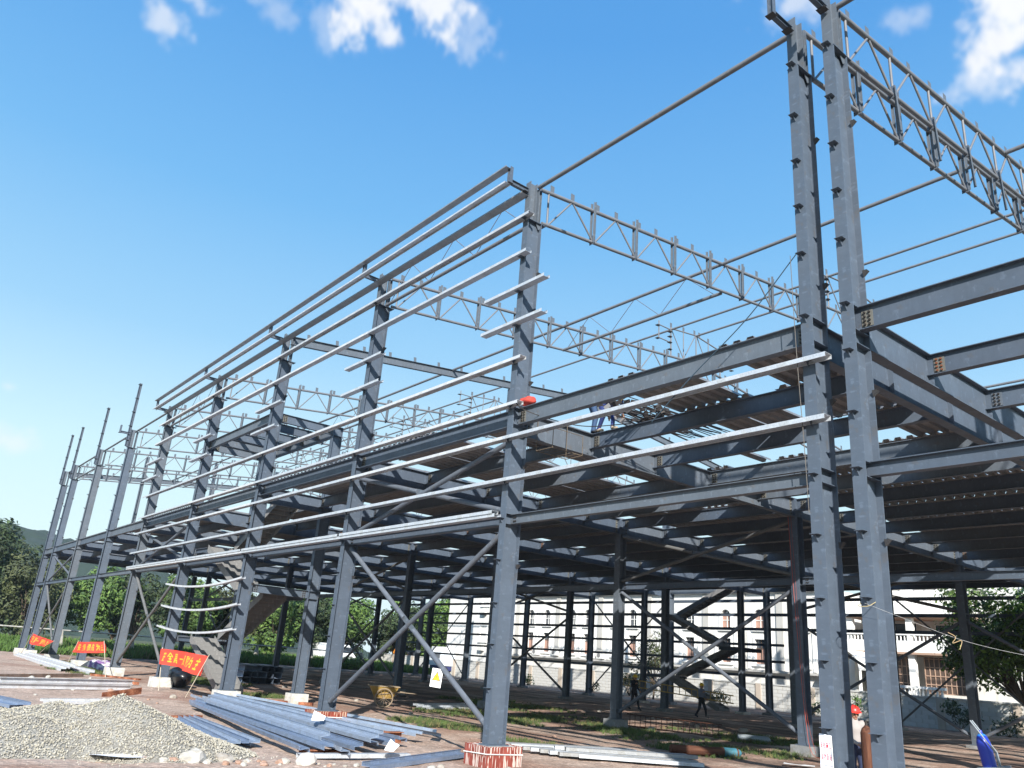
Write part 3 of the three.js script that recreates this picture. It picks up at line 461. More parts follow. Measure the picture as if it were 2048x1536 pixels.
// ================================================================ WHITE HOUSES BEHIND
const wallW = mat(lin(0.74, 0.735, 0.715), { map: plasterMap, roughness: 0.9 }), wallG = mat(lin(0.50, 0.49, 0.465), { map: plasterMap, roughness: 0.9 }), trimW = mat(lin(0.80, 0.80, 0.78), { roughness: 0.85 });
const glassM = new THREE.MeshPhysicalMaterial({ color: lin(0.05, 0.06, 0.075), roughness: 0.12, metalness: 0, clearcoat: 0.6 });
const curtM = mat(lin(0.40, 0.24, 0.19), { roughness: 0.9 }), frameM = mat(lin(0.10, 0.07, 0.055), { roughness: 0.6 }), soffM = mat(lin(0.40, 0.27, 0.2), { roughness: 0.9 });
const unitM = mat(lin(0.62, 0.62, 0.60), { roughness: 0.6 }), grilleM = mat(lin(0.18, 0.18, 0.18), { roughness: 0.7 });
function arch(w, y0, ys) { const s = new THREE.Path(); s.moveTo(-w / 2, y0); s.lineTo(w / 2, y0); s.lineTo(w / 2, ys); if (ys > 0) s.absarc(0, ys, w / 2, 0, Math.PI, false); s.lineTo(-w / 2, y0); return s; }
function shift(path, x) { return new THREE.Path(path.getPoints(10).map((p) => new THREE.Vector2(p.x + x, p.y))); }
function wallWith(parent, name, x0, x1, y0, y1, holes, t, m) { const s = new THREE.Shape([[x0, y0], [x1, y0], [x1, y1], [x0, y1]].map((p) => new THREE.Vector2(...p))); s.holes = holes; const g = new THREE.ExtrudeGeometry(s, { depth: t, bevelEnabled: false }); g.translate(0, 0, -t); return addMesh(name, g, m, parent); }
function windowIn(parent, x, w, y0, ys, round, curtain) { // frame, panes and mullions set back in a real opening
  const yt = ys + (round ? w / 2 : 0), o = new THREE.Shape(round ? arch(w + 0.34, y0 - 0.02, ys).getPoints(12) : [[-w / 2 - 0.16, y0], [w / 2 + 0.16, y0], [w / 2 + 0.16, ys + 0.2], [-w / 2 - 0.16, ys + 0.2]].map((p) => new THREE.Vector2(...p)));
  o.holes = [new THREE.Path(round ? arch(w - 0.02, y0 + 0.03, ys).getPoints(12) : [[-w / 2 + 0.01, y0 + 0.02], [w / 2 - 0.01, y0 + 0.02], [w / 2 - 0.01, ys - 0.01], [-w / 2 + 0.01, ys - 0.01]].map((p) => new THREE.Vector2(...p)))];
  const f = addMesh('window', new THREE.ExtrudeGeometry(o, { depth: 0.07, bevelEnabled: false }), trimW, parent); f.position.x = x; f.position.z = 0.003;
  const pg = round ? new THREE.ShapeGeometry(new THREE.Shape(arch(w, y0, ys).getPoints(12))) : new THREE.PlaneGeometry(w, ys - y0).translate(0, (y0 + ys) / 2, 0);
  const p = addMesh('pane', pg, glassM, f); p.position.z = -0.22; 
  if (curtain) { const h = round ? ys - y0 : (ys - y0) * 0.62; for (const s of [-1, 1]) new MB().box(s > 0 ? 0.03 : -w / 2, s > 0 ? w / 2 : -0.03, y0, y0 + h, -0.205, -0.2).build('curtain', curtM, f); }
  const mb = new MB(); mb.box(-0.025, 0.025, y0, yt - 0.02, -0.19, -0.15); mb.box(-w / 2, w / 2, y0 + (ys - y0) * 0.62, y0 + (ys - y0) * 0.62 + 0.05, -0.19, -0.15); mb.build('mullion', round ? trimW : frameM, f);
  new MB().box(-w / 2 - 0.25, w / 2 + 0.25, y0 - 0.16, y0 - 0.02, 0.0, 0.16).build('sill', trimW, f);
}
{
  const b = thing('white_house', 'large white house with arched upper windows and grey pilasters behind the wall', 'house', [0, 0, -46]);
  const ups = [-52.7, -50.15, -46.3, -44.1, -40.2, -38.1, -31.4, -27.65, -24.4, -20.6], holes = [];
  for (const x of ups) { holes.push(shift(arch(0.95, 5.75, 6.85), x)); holes.push(new THREE.Path([[x - 0.48, 3.1], [x + 0.48, 3.1], [x + 0.48, 5.0], [x - 0.48, 5.0]].map((p) => new THREE.Vector2(...p)))); }
  wallWith(b, 'wall', -56, -17.6, 2.55, 8.75, holes, 0.35, wallW);
  new MB().box(-56, -17.6, -0.4, 8.7, -9, -0.36).build('house_body', wallW, b);
  new MB().box(-55.8, -17.8, -0.4, 2.5, -0.35, 0.5).build('ground_storey', wallW, b); new MB().box(-56.1, -17.5, 2.5, 2.66, -0.3, 0.95).build('canopy_slab', wallG, b);
  for (const x of ups) { windowIn(b, x, 0.95, 5.75, 6.85, true, x > -29); windowIn(b, x, 0.95, 3.1, 5.0, false, true); for (const s of [-1, 1]) new MB().box(x + s * 0.98 - 0.14, x + s * 0.98 + 0.14, 2.75, 5.6, 0.002, 0.10).build('pilaster', trimW, b); }
  for (const x of [-54.95, -48.45, -42.3, -36.1, -33.9, -29.7, -26, -22.5, -18.6]) new MB().box(x - 0.30, x + 0.30, 2.7, 8.7, 0.001, 0.13).build('pilaster', wallG, b);
  new MB().box(-56.2, -17.4, 8.62, 8.9, -0.4, 0.32).build('cornice', trimW, b);
  for (let y = 3.0; y < 8.5; y += 0.36) { const m = new MB(); m.box(-56, -17.6, y, y + 0.025, 0.0, 0.006); }
  for (const [x, y] of [[-51.4, 2.75], [-48.4, 2.8], [-43.2, 2.75], [-41.9, 2.75], [-34.6, 2.75]]) { const u = addMesh('air_conditioner', new MB().box(-0.42, 0.42, 0, 0.6, 0, 0.32).geo(), unitM, b); u.position.set(x, y, 0.15); u.add(Object.assign(new THREE.Mesh(new THREE.CircleGeometry(0.22, 16), grilleM), { name: 'fan_grille' })); u.children[0].position.set(-0.12, 0.3, 0.325); }
  for (const [x0, x1] of [[-44, -41.5], [-39, -36]]) new MB().box(x0, x1, 0.9, 1.7, 0.51, 0.53).build('vent_panel', grilleM, b);
  const bal = new MB(); for (let x = -26; x < -17.6; x += 0.34) bal.tube(V(x, 8.9, 0.1), V(x, 9.35, 0.1), 0.06, 6); bal.box(-26.2, -17.4, 9.35, 9.47, 0, 0.22); stuff(bal.build('balustrade', trimW, b));
  const l = thing('white_house', 'plain bright white house block at the left end of the white houses', 'house', [0, 0, -44]);
  new MB().box(-65.4, -56.3, -0.4, 9.6, -9, 0).build('wall', wallW, l); for (const y of [2.8, 6.6]) { windowIn(l, -58.4, 1.1, y + 1, y + 2.6, false, false); const u = addMesh('air_conditioner', new MB().box(-0.42, 0.42, 0, 0.55, 0, 0.32).geo(), unitM, l); u.position.set(-58.4, y, 0.1); }
  new MB().box(-65.6, -56.1, 9.602, 9.8, -9.2, 0.2).build('roof_slab', trimW, l);
}
{
  const h = thing('white_house', 'white house with stacked balconies and brown lattice windows, right of the arched one', 'house', [0, 0, -46]);
  new MB().box(-17.2, 6, -0.4, 12.4, -9, -3).build('wall', wallW, h);
  for (const [y, x1] of [[4.45, -9.2], [6.9, -8.4]]) { new MB().box(-17.2, x1, y + 0.002, y + 0.75, -0.25, 0).build('balcony_front', trimW, h); new MB().box(-17.2, x1, y - 0.14, y, -3, 0.05).build('balcony_slab', soffM, h); const m = new MB(); for (let x = -17; x < x1; x += 0.26) m.tube(V(x, y + 0.75, -0.12), V(x, y + 1.12, -0.12), 0.05, 6); m.box(-17.2, x1, y + 1.12, y + 1.22, -0.24, 0.0); stuff(m.build('balustrade', trimW, h)); for (const x of [-14.9, -12.5, -10.2]) new MB().box(x - 0.1, x + 0.1, y + 0.76, y + 1.26, -0.26, 0.02).build('balcony_post', trimW, h); }
  for (const x of [-16.9, -12.55, -8.9]) new MB().box(x - 0.22, x + 0.22, -0.4, 6.75, -0.62, -0.26).build('column', trimW, h);
  for (const [x0, x1, y0, y1] of [[-16.4, -13.2, 5.0, 6.6], [-11.9, -9.6, 5.1, 6.5], [-13.9, -12.9, 1.9, 4.2], [-12.0, -9.4, 1.9, 4.2]]) { const low = y0 < 3, w = addMesh('window', new MB().box(x0, x1, y0, y1, low ? -1.0 : -2.98, low ? -0.95 : -2.9).geo(), low ? frameM : glassM, h); const m = new MB(), z = low ? -0.94 : -2.89; for (let x = x0; x <= x1 + 0.01; x += low ? 0.33 : (x1 - x0) / 2) m.box(x - 0.03, x + 0.03, y0, y1, z, z + 0.04); for (let y = y0; y <= y1; y += low ? 0.55 : (y1 - y0)) m.box(x0, x1, y - 0.03, y + 0.03, z + 0.041, z + 0.06); m.build('mullion', low ? soffM : trimW, w); }
  for (const [x, y] of [[-9.6, 9.0], [-7.6, 9.4], [-5.4, 8.8], [-12.4, 9.0], [-15, 9]]) { const w = addMesh('window', new MB().box(x - 0.75, x + 0.75, y, y + 1.5, -3.0, -2.96).geo(), glassM, h); const m = new MB(); for (const q of [-0.75, 0, 0.75]) m.box(x + q - 0.04, x + q + 0.04, y, y + 1.5, -2.955, -2.9); m.build('mullion', trimW, w); }
  // barrel canopy over the doorway
  const s = new THREE.Shape(); s.absarc(0, 0, 1.15, 0, Math.PI, false); s.absarc(0, 0, 1.08, Math.PI, 0, true); const g = new THREE.ExtrudeGeometry(s, { depth: 2.4, bevelEnabled: false, curveSegments: 16 }); g.scale(1, 1.15, 1); g.translate(-16.0, 3.05, 0.1); addMesh('barrel_canopy', g, whiteM, h);
  for (const x of [-17.1, -14.9]) new MB().box(x - 0.06, x + 0.06, -0.3, 3.04, 2.3, 2.42).build('canopy_post', trimW, h);
  const f = thing('garden_balustrade', 'pale stone balustrade standing on the back wall in front of the balconied house', 'balustrade', [0, 0, -44.2]);
  new MB().box(-14.2, -9.6, -0.5, 1.55, -0.15, 0.15).build('plinth', wallW, f); const m = new MB(); for (let x = -14; x < -9.6; x += 0.3) { m.tube(V(x, 1.55, 0), V(x, 1.8, 0), 0.05, 7, 0.09); m.tube(V(x, 1.8, 0), V(x, 2.1, 0), 0.09, 7, 0.05); } stuff(m.build('balusters', trimW, f)); new MB().box(-14.25, -9.55, 2.1, 2.26, -0.16, 0.16).build('handrail', trimW, f);
}
scene.fog = new THREE.FogExp2(new THREE.Color().setRGB(0.50, 0.64, 0.78), 0.00022);
// ================================================================ HILL
{
  const g = new THREE.PlaneGeometry(500, 240, 260, 130); g.rotateX(-Math.PI / 2); const p = g.attributes.position;
  for (let i = 0; i < p.count; i++) { const x = p.getX(i), z = p.getZ(i), e = Math.max(0, 1 - (x / 250) ** 2) * Math.max(0, 1 - (z / 120) ** 2); p.setY(i, e * (34 + 22 * fbm(x * 0.02 + 4, z * 0.02, 4, 301)) + 7 * fbm(x * 0.16, z * 0.16, 4, 305) - 6); }
  g.computeVertexNormals(); const o = addMesh('hill', g, mat(lin(0.02, 0.036, 0.026), { roughness: 1 })); o.position.set(-430, -1, 40); o.rotation.y = 1.25; o.userData = { kind: 'structure', label: 'distant wooded hill beyond the trees', category: 'hill' };
}
// ================================================================ TREES
const barkM = mat(lin(0.10, 0.075, 0.055), { roughness: 1 });
const leafM = new THREE.MeshPhysicalMaterial({ color: 0xffffff, vertexColors: true, roughness: 0.75, side: THREE.DoubleSide, transmission: 0.28, thickness: 0 });
function crownGeo(clumps, leaf, per, pal, rnd) {
  const m = new MB(); m.c = [];
  for (const [cx, cy, cz, r] of clumps) { const tone = 0.75 + 0.5 * rnd(); const n = Math.round(per * r * r * (0.8 + 0.4 * rnd()));
    for (let i = 0; i < n; i++) {
      const u = rnd() * 2 - 1, a = rnd() * 6.283, s = Math.sqrt(1 - u * u), d = r * Math.cbrt(0.25 + 0.75 * rnd()) * (0.85 + 0.3 * rnd()), nx = s * Math.cos(a), ny = u * 0.85, nz = s * Math.sin(a);
      const c = V(cx + nx * d, cy + ny * d, cz + nz * d), up = V(nx + (rnd() - 0.5) * 1.5, ny + 0.5 + (rnd() - 0.5), nz + (rnd() - 0.5) * 1.5).normalize(), t = V(rnd() - 0.5, rnd() - 0.5, rnd() - 0.5).cross(up).normalize(), b = up.clone().cross(t), l = leaf * (0.6 + 0.8 * rnd()), w = l * 0.42;
      const A = c.clone().addScaledVector(t, -l), B = c.clone().addScaledVector(b, w), C = c.clone().addScaledVector(t, l), D = c.clone().addScaledVector(b, -w).addScaledVector(up, w * 0.3);
      m.quad(A, B, C, D); const col = pal[(rnd() * pal.length) | 0], k = tone * (0.75 + 0.5 * rnd()); for (let q = 0; q < 4; q++) m.c.push(col[0] * k, col[1] * k, col[2] * k);
    } }
  return m.geo();
}
const PAL = { vivid: [[0.12, 0.22, 0.03], [0.16, 0.26, 0.045], [0.07, 0.14, 0.02], [0.05, 0.09, 0.02]], bright: [[0.085, 0.165, 0.024], [0.12, 0.20, 0.035], [0.06, 0.125, 0.02]], dark: [[0.035, 0.065, 0.018], [0.05, 0.085, 0.022], [0.03, 0.05, 0.015]], olive: [[0.075, 0.095, 0.03], [0.09, 0.11, 0.035], [0.05, 0.07, 0.02]] };
function tree(x, z, h, r, pal, label, group, { trunk = 0.3, seed = 1, leaf = 0.2, per = 150, clumps = 30, low = 0.3, y = groundY(x, z) } = {}) {
  const rnd = rng(seed * 977 + 5), t = thing('tree', label, 'tree', [x, y - 0.05, z], 0, group), cy = h * (low + 1) / 2, ch = h * (1 - low) / 2, list = [];
  for (let i = 0; i < clumps; i++) { const a = rnd() * 6.283, u = rnd() * 2 - 1, q = Math.pow(rnd(), 0.42), s = Math.sqrt(Math.max(0, 1 - u * u * 0.8)); list.push([Math.cos(a) * s * q * r * 0.82, cy + u * q * ch * 0.85, Math.sin(a) * s * q * r * 0.82, r * (0.20 + 0.17 * rnd())]); }
  const tm = new MB(), fork = h * (low * 0.6 + 0.08), tr = trunk * 0.5; tm.tube(V(0, -0.3, 0), V(0.1, fork * 0.5, 0.05), tr * 1.25, 9, tr, false); tm.tube(V(0.1, fork * 0.5, 0.05), V(0.05, fork, 0), tr, 9, tr * 0.8, false);
  for (const c of list) if (rnd() < 0.7) { const e = V(c[0], c[1], c[2]), mid = V(e.x * 0.45 + (rnd() - 0.5) * 0.4, mix(fork, e.y, 0.55), e.z * 0.45 + (rnd() - 0.5) * 0.4); tm.tube(V(0.05, fork * 0.95, 0), mid, tr * 0.5, 6, tr * 0.3, false); tm.tube(mid, e, tr * 0.3, 5, tr * 0.1, false); }
  tm.build('trunk', barkM, t); addMesh('crown', crownGeo(list, leaf, per, PAL[pal], rnd), leafM, t); return t;
}
const TL = 'trees beyond the left end of the site';
tree(-77, 2.4, 11.8, 4.2, 'dark', 'tallest dark tree at the far left edge of the picture', TL, { seed: 1, leaf: 0.22, clumps: 40, low: 0.12 });
tree(-74, -2.0, 8.6, 3.6, 'olive', 'dull olive tree just left of the leftmost steel columns', TL, { seed: 2, leaf: 0.2, clumps: 34, low: 0.1 });
tree(-72.5, 4.5, 8.2, 3.2, 'bright', 'bright green lower tree in front of the tallest dark one', TL, { seed: 3, leaf: 0.2, clumps: 30, low: 0.08 });
const leftTrees = [[-77, -8, 7.8, 3.6, 'bright'], [-79, -13, 9.0, 4, 'dark'], [-76, -17.5, 8.6, 3.8, 'bright'], [-78, -23, 8.8, 4, 'olive'], [-75.5, -27.5, 7.4, 3.4, 'bright'], [-78, -32, 8.2, 3.8, 'dark'], [-80, -38.5, 9.0, 4.2, 'bright'], [-78, -45, 9.4, 4, 'dark'], [-72, -47.5, 9.0, 3.8, 'bright'], [-84, -3, 10.2, 4, 'dark']];
const treeLab = ['fresh green tree between the second and third steel columns from the left end', 'dark tree behind the fourth front column from the left end', 'fresh green tree left of the stair, behind the far brace', 'olive tree seen through the stair bay', 'low fresh green tree just right of the stair', 'dark tree behind the white van', 'fresh green tree above the digger', 'dark tree left of the plain white house', 'fresh green tree touching the plain white house', 'dark tree behind the tallest one at the left edge'];
leftTrees.forEach(([x, z, h, r, p], i) => tree(x, z, h, r, p, treeLab[i], TL, { seed: 10 + i, leaf: 0.21, clumps: 32, low: 0.14 }));
[[-90, 8, 9.5], [-92, -4, 9.8], [-91, -14, 9], [-93, -24, 9.6], [-91, -34, 9.4], [-92, -44, 10], [-86, -53, 10.4], [-78, -55, 10]].forEach(([x, z, h], i) => tree(x, z, h, 5.2, i % 2 ? 'dark' : 'bright', `${['first', 'second', 'third', 'fourth', 'fifth', 'sixth', 'seventh', 'eighth'][i]} from the left in the rear row of trees beyond the verge`, 'rear row of trees', { seed: 60 + i, leaf: 0.34, per: 55, clumps: 34, low: 0.04 }));
tree(-3.0, -38.4, 8.8, 4.0, 'vivid', 'full leafy tree in front of the back wall at the right edge', null, { seed: 31, leaf: 0.14, per: 200, clumps: 56, low: 0.2, trunk: 0.34 });
tree(-30.8, -40.6, 5.6, 2.1, 'olive', 'small loose tree against the wall below the arched windows', null, { seed: 33, leaf: 0.11, per: 210, clumps: 22, low: 0.2, trunk: 0.14 });
function bush(x, z, h, r, pal, label, seed, group) { const rnd = rng(seed * 31 + 7), t = thing('bush', label, 'bush', [x, groundY(x, z) - 0.02, z], 0, group), list = []; for (let i = 0; i < 9; i++) { const a = rnd() * 6.283, q = Math.sqrt(rnd()) * r * 0.7; list.push([Math.cos(a) * q, h * (0.2 + 0.65 * rnd() * (1 - q / r * 0.5)), Math.sin(a) * q, r * (0.3 + 0.2 * rnd())]); } const m = new MB(); for (const c of list) m.tube(V(0, 0, 0), V(c[0], c[1], c[2]), 0.02, 5, 0.008, false); m.build('stems', barkM, t); addMesh('foliage', crownGeo(list, 0.10, 260, PAL[pal], rnd), leafM, t); }
bush(-34.3, -41.6, 2.4, 1.1, 'olive', 'reddish-brown shrub behind the back column row', 41); bush(-7.9, -41.8, 2.4, 1.2, 'dark', 'dark bush at the wall right of the double column', 42); bush(-5.3, -41.9, 1.5, 0.9, 'dark', 'small dark bush left of the rightmost inner column', 43); bush(-17.9, -42.2, 1.9, 0.8, 'bright', 'creeper-like bush climbing the block wall', 44); bush(-14.8, -42.3, 2.6, 0.7, 'bright', 'tall narrow creeper on the wall behind the man in the red helmet', 45);
bush(-39, -41.8, 1.2, 0.7, 'dark', 'rounded dark bush left of the shrub at the wall', 46); bush(-47.5, -41.6, 1.1, 0.9, 'bright', 'low bush at the wall foot', 47); bush(-25.5, -41.6, 1.3, 1.1, 'dark', 'dark bush behind the ladder carriers', 48); bush(-62.5, -31, 1.5, 1.6, 'bright', 'overgrown bush where the block wall ends', 49);
// ---- grass and weeds: nobody could count them
{
  const bl = new MB(); for (let i = 0; i < 5; i++) { const a = i * 1.26, w = 0.012, h = 0.10 + 0.03 * (i % 3), dx = Math.cos(a) * 0.05, dz = Math.sin(a) * 0.05; bl.quad(V(-w + dx * 0.2, 0, dz * 0.2), V(w + dx * 0.2, 0, dz * 0.2), V(w * 0.2 + dx, h, dz), V(-w * 0.2 + dx, h, dz)); }
  const gm = new THREE.MeshPhysicalMaterial({ color: 0xffffff, roughness: 0.9, side: THREE.DoubleSide, transmission: 0.25, thickness: 0 });
  const rnd = rng(77), pts = [];
  for (let i = 0; i < 260000 && pts.length < 42000; i++) { const x = -50 + 62 * rnd(), z = -24 + 27 * rnd(), g = grassAt(x, z); if (g < 0.42 + 0.3 * rnd()) continue; pts.push([x, z, 0.5 + 0.9 * rnd() * clamp(g)]); }
  const near = pts.length; for (let i = 0; i < 26000; i++) { const x = -63.5 - 12 * rnd(), z = -42 + 56 * rnd(); pts.push([x, z, 2.0 + 3.4 * rnd() * (0.4 + fbm(x * 0.5, z * 0.5, 3, 411))]); }
  const im = new THREE.InstancedMesh(bl.geo(), gm, pts.length), M = new THREE.Matrix4(), q = new THREE.Quaternion(), c = new THREE.Color();
  pts.forEach(([x, z, s], i) => { q.setFromAxisAngle(UP, rnd() * 6.283); M.compose(V(x, groundY(x, z) - 0.01, z), q, V(s * 1.2, s, s * 1.2)); im.setMatrixAt(i, M); const k = 0.7 + 0.6 * rnd(), dry = rnd() < (i < near ? 0.22 : 0.06); dry ? c.setRGB(0.20 * k, 0.17 * k, 0.07 * k) : c.setRGB((i < near ? 0.075 : 0.085) * k, (i < near ? 0.12 : 0.17) * k, 0.025 * k); im.setColorAt(i, c); });
  im.name = 'grass'; im.castShadow = im.receiveShadow = true; im.userData = { label: 'thin grass and weeds over the soil and the left verge', category: 'grass', kind: 'stuff' }; scene.add(im);
}
// ---- fence of the left verge
{ const f = thing('rail_fence', 'pale single-rail fence with splayed concrete posts along the left verge', 'fence', [-67, 0, 0]); const pm = mat(lin(0.50, 0.50, 0.47), { map: concMap, roughness: 0.95 });
  for (let z = 14; z > -40; z -= 6) { const y = groundY(-67, z); new MB().hexa([V(-0.12, y - 0.1, z + 0.35), V(0.12, y - 0.1, z + 0.35), V(0.12, y - 0.1, z - 0.35), V(-0.12, y - 0.1, z - 0.35), V(-0.1, 1.62, z + 0.08), V(0.1, 1.62, z + 0.08), V(0.1, 1.62, z - 0.08), V(-0.1, 1.62, z - 0.08)]).build('post', pm, f); if (z > -34) new MB().tube(V(0, 1.56, z), V(0, 1.56, z - 6), 0.06, 8).build('rail', pm, f); } }
// ---- vehicles glimpsed beyond the verge
{ const v = thing('van', 'white van parked beyond the verge, half hidden by grass', 'van', [-76, 0.12, -35.2]), vm = mat(lin(0.74, 0.76, 0.78), { roughness: 0.35 }), ty = mat(lin(0.02, 0.02, 0.02), { roughness: 0.9 });
  const s = new THREE.Shape([[-2.5, 0.35], [2.4, 0.35], [2.5, 0.9], [2.15, 1.25], [1.5, 2.15], [-2.45, 2.2], [-2.5, 1.0]].map((p) => new THREE.Vector2(...p))); const g = new THREE.ExtrudeGeometry(s, { depth: 1.7, bevelEnabled: true, bevelSize: 0.06, bevelThickness: 0.06 }); g.translate(0, 0, -0.85); g.rotateY(Math.PI / 2); addMesh('body', g, vm, v);
  for (const [z, y0, z1] of [[0.9, 1.3, -0.3], [-0.5, 1.3, -1.9]]) new MB().box(0.915, 0.925, y0, 1.95, z1, z).build('side_window', glassM, v);
  new MB().box(0.915, 0.922, 0.95, 1.2, 0.2, 0.5).build('emblem', mat(lin(0.05, 0.08, 0.25)), v);
  for (const x of [-0.8, 0.8]) for (const z of [-1.6, 1.6]) { const w = new MB().tube(V(x - 0.1, 0.33, z), V(x + 0.1, 0.33, z), 0.33, 14).build('wheel', ty, v); new MB().tube(V(x - 0.105, 0.33, z), V(x + 0.105, 0.33, z), 0.18, 10).build('rim', unitM, w); }
  const d = thing('digger', 'orange digger glimpsed over the block wall between two inner columns', 'digger', [-74, -0.75, -45.2]), om = mat(lin(0.70, 0.26, 0.03), { roughness: 0.5 });
  new MB().box(-1.6, 1.6, 0.8, 1.9, -0.9, 0.9).box(1.0, 2.2, 1.2, 2.35, -0.8, 0.8).build('body', om, d); new MB().box(-1.4, -0.3, 1.902, 2.9, -0.9, 0.1).build('cab', glassM, d); new MB().tube(V(-1.5, 1.7, 0.5), V(-3.3, 3.4, 0.5), 0.22, 6).tube(V(-3.3, 3.4, 0.5), V(-4.6, 1.9, 0.5), 0.16, 6).build('boom', om, d); for (const z of [-0.8, 0.8]) new MB().box(-1.7, 1.7, 0, 0.78, z - 0.28, z + 0.28).build('track', ty, d);
  const t = thing('truck', 'small blue and white truck beside the plain white house', 'truck', [-63.9, -0.1, -42.6]); new MB().box(-1.1, 1.1, 1.0, 2.4, -1, 1).build('cab', mat(lin(0.6, 0.66, 0.72), { roughness: 0.4 }), t); new MB().box(-1.0, 1.0, 2.402, 3.0, -0.9, 0.9).build('cab_roof', vm, t); new MB().box(-0.95, 0.95, 1.75, 2.3, 1.002, 1.01).build('windscreen', glassM, t); new MB().box(-1.0, 1.0, 0.5, 0.998, -4.2, 0.9).build('chassis', mat(lin(0.03, 0.04, 0.14)), t); new MB().box(-1.1, 1.1, 1.0, 1.7, -4.3, -1.05).build('cargo_bed', mat(lin(0.05, 0.09, 0.3)), t); for (const x of [-0.9, 0.9]) for (const z of [-3.3, 0.2]) new MB().tube(V(x - 0.12, 0.45, z), V(x + 0.12, 0.45, z), 0.45, 12).build('wheel', ty, t); }
// ================================================================ LETTERING drawn stroke by stroke (10 x 10 grid per character)
const GLYPH = {
  an: ['5,0 5,1', '1,3 1,1.5 9,1.5 8.6,3', '4.5,2.5 2.8,6.5 7.5,9.5', '7,4.5 5.5,8 1.5,9.7', '0.5,5 9.5,5'],
  quan: ['5,0 0.5,4.5', '5,0 9.5,4.5', '3,4 7,4', '2.5,6.6 7.5,6.6', '0.8,9.5 9.2,9.5', '5,4 5,9.5'],
  di: ['2.2,0 0.8,2', '1.8,1 4.4,1', '6.6,0 5.4,2', '6.2,1 9,1', '1.5,3 8.5,3 8.5,5 1.8,5 1.4,7 8.8,7 8.4,9.5 7.2,9', '5,3 5,9.8', '4.6,7 1,9.6'],
  yi: ['0.5,5 9.5,4.8'],
  yu: ['0.8,1 4.2,1 2.5,3', '0.4,4 4.6,4', '2.6,4 2.6,9.5 1.4,9', '5.2,1 9.6,1', '7.2,1 6.8,2.6', '5.6,7 5.6,2.6 9.2,2.6 9.2,7', '7.4,4 7,7.2 5,9.6', '7.8,7.5 9.6,9.6'],
  fang: ['1,9.8 1,0.8 3.4,0.8 2.2,3.4 3.6,5.2 2.2,6.6', '6.8,0 7.2,1.6', '4.4,2.4 9.8,2.4', '6.6,2.4 6.2,6 4.2,9.6', '6.4,5 9.2,5 8.8,9.4 7.2,9'],
  wei: ['2.4,0.4 3.4,1.8', '1,3.2 9,3.2 8.6,9 6.8,8.6', '5.4,0 5,4.6 1,9.6', '5.2,5.4 6.6,7.2'],
  zhu: ['4.6,0 5.6,1.2', '1.2,2.4 8.8,2.4', '2,5.6 8,5.6', '0.6,9.4 9.4,9.4', '5,2.4 5,9.4'],
  zheng: ['0.8,0.8 9.2,0.8', '5.2,0.8 5.2,9.4', '5.2,5 8.6,5', '2.2,4 2.2,9.4', '0.4,9.4 9.6,9.4'],
  zai: ['0.6,2.2 9.4,2.2', '4,0 3,4 0.4,7', '2.2,5 2.2,9.8', '4.6,5 9.2,5', '6.8,3.2 6.8,9', '4,9.2 9.6,9.2'],
  shi: ['2.2,0 2.8,1.4', '0.4,2.2 4.6,2.2', '1.8,2.2 1.6,6 0.4,9.4', '1.8,4.6 4,4.6 3.6,9.2 2.4,8.8', '6.2,0 5,3', '5.8,1.6 9.6,1.6', '5.4,4.4 9.2,4 9.2,7', '7.2,3 7.2,7.4', '5.6,4.4 5.6,9.2 9.6,9.2 9.6,7.8'],
  gong: ['1,1 9,1', '5,1 5,9', '0.4,9 9.6,9'],
  qing: ['1.4,0.4 2.2,1.4', '0.4,3.2 2.2,3.2 2.2,8.6 3.2,7.6', '4.4,1.4 9.4,1.4', '4.8,2.8 9,2.8', '4,4.2 9.8,4.2', '6.9,0.4 6.9,4.2', '5,9.8 5,5.4 8.8,5.4 8.8,9.4 8,9.2', '5,6.8 8.8,6.8', '5,8.2 8.8,8.2'],
  wu: ['3.2,0 0.8,4', '2.6,1.8 9,1.8 8.4,9.4 6.4,8.8', '5,2 1.6,7.2', '7,2 2.8,9.2'],
  kao: ['3,0.4 2,1.8', '2.4,1 8,1', '5,0 5,2.8', '1,2.8 9,2.8', '2.4,3.8 7.6,3.8 7.6,5 2.4,5 2.4,3.8', '4,5.4 4,9.8', '6,5.4 6,9.8', '1,6.6 4,6.6', '6,6.6 9,6.6', '0.6,8.2 4,8.2', '6,8.2 9.4,8.2'],
  jin: ['1.2,0.6 2.4,1.8', '0.4,4 2.2,4 2.2,7.6', '0.4,9.4 2.2,7.6 9.8,9.6', '8.6,0.4 4.8,1.2 4.6,5 3.6,7.4', '4.8,3.8 9.4,3.8', '7.4,3.8 7.4,8.2'],
};
function drawGlyph(c, g, x, y, w, h, lw, col) { c.strokeStyle = col; c.lineWidth = lw; c.lineCap = 'butt'; c.lineJoin = 'miter'; for (const s of GLYPH[g]) { const p = s.split(' ').map((q) => q.split(',').map(Number)); c.beginPath(); p.forEach(([a, b], i) => { const X = x + a / 10 * w, Y = y + b / 10 * h; i ? c.lineTo(X, Y) : c.moveTo(X, Y); }); c.stroke(); } }
function canvasTex(w, h, f) { const c = document.createElement('canvas'); c.width = w; c.height = h; const x = c.getContext('2d'); f(x, w, h); const t = new THREE.CanvasTexture(c); t.colorSpace = THREE.SRGBColorSpace; t.anisotropy = 8; return t; }
const bannerTex = canvasTex(2048, 256, (c, w, h) => { c.fillStyle = '#d9412f'; c.fillRect(0, 0, w, h); ['an', 'quan', 'di', 'yi', 'yu', 'fang', 'wei', 'zhu'].forEach((g, i) => drawGlyph(c, g, 150 + i * 224, 52, 160, 150, 22, '#f0a628')); });
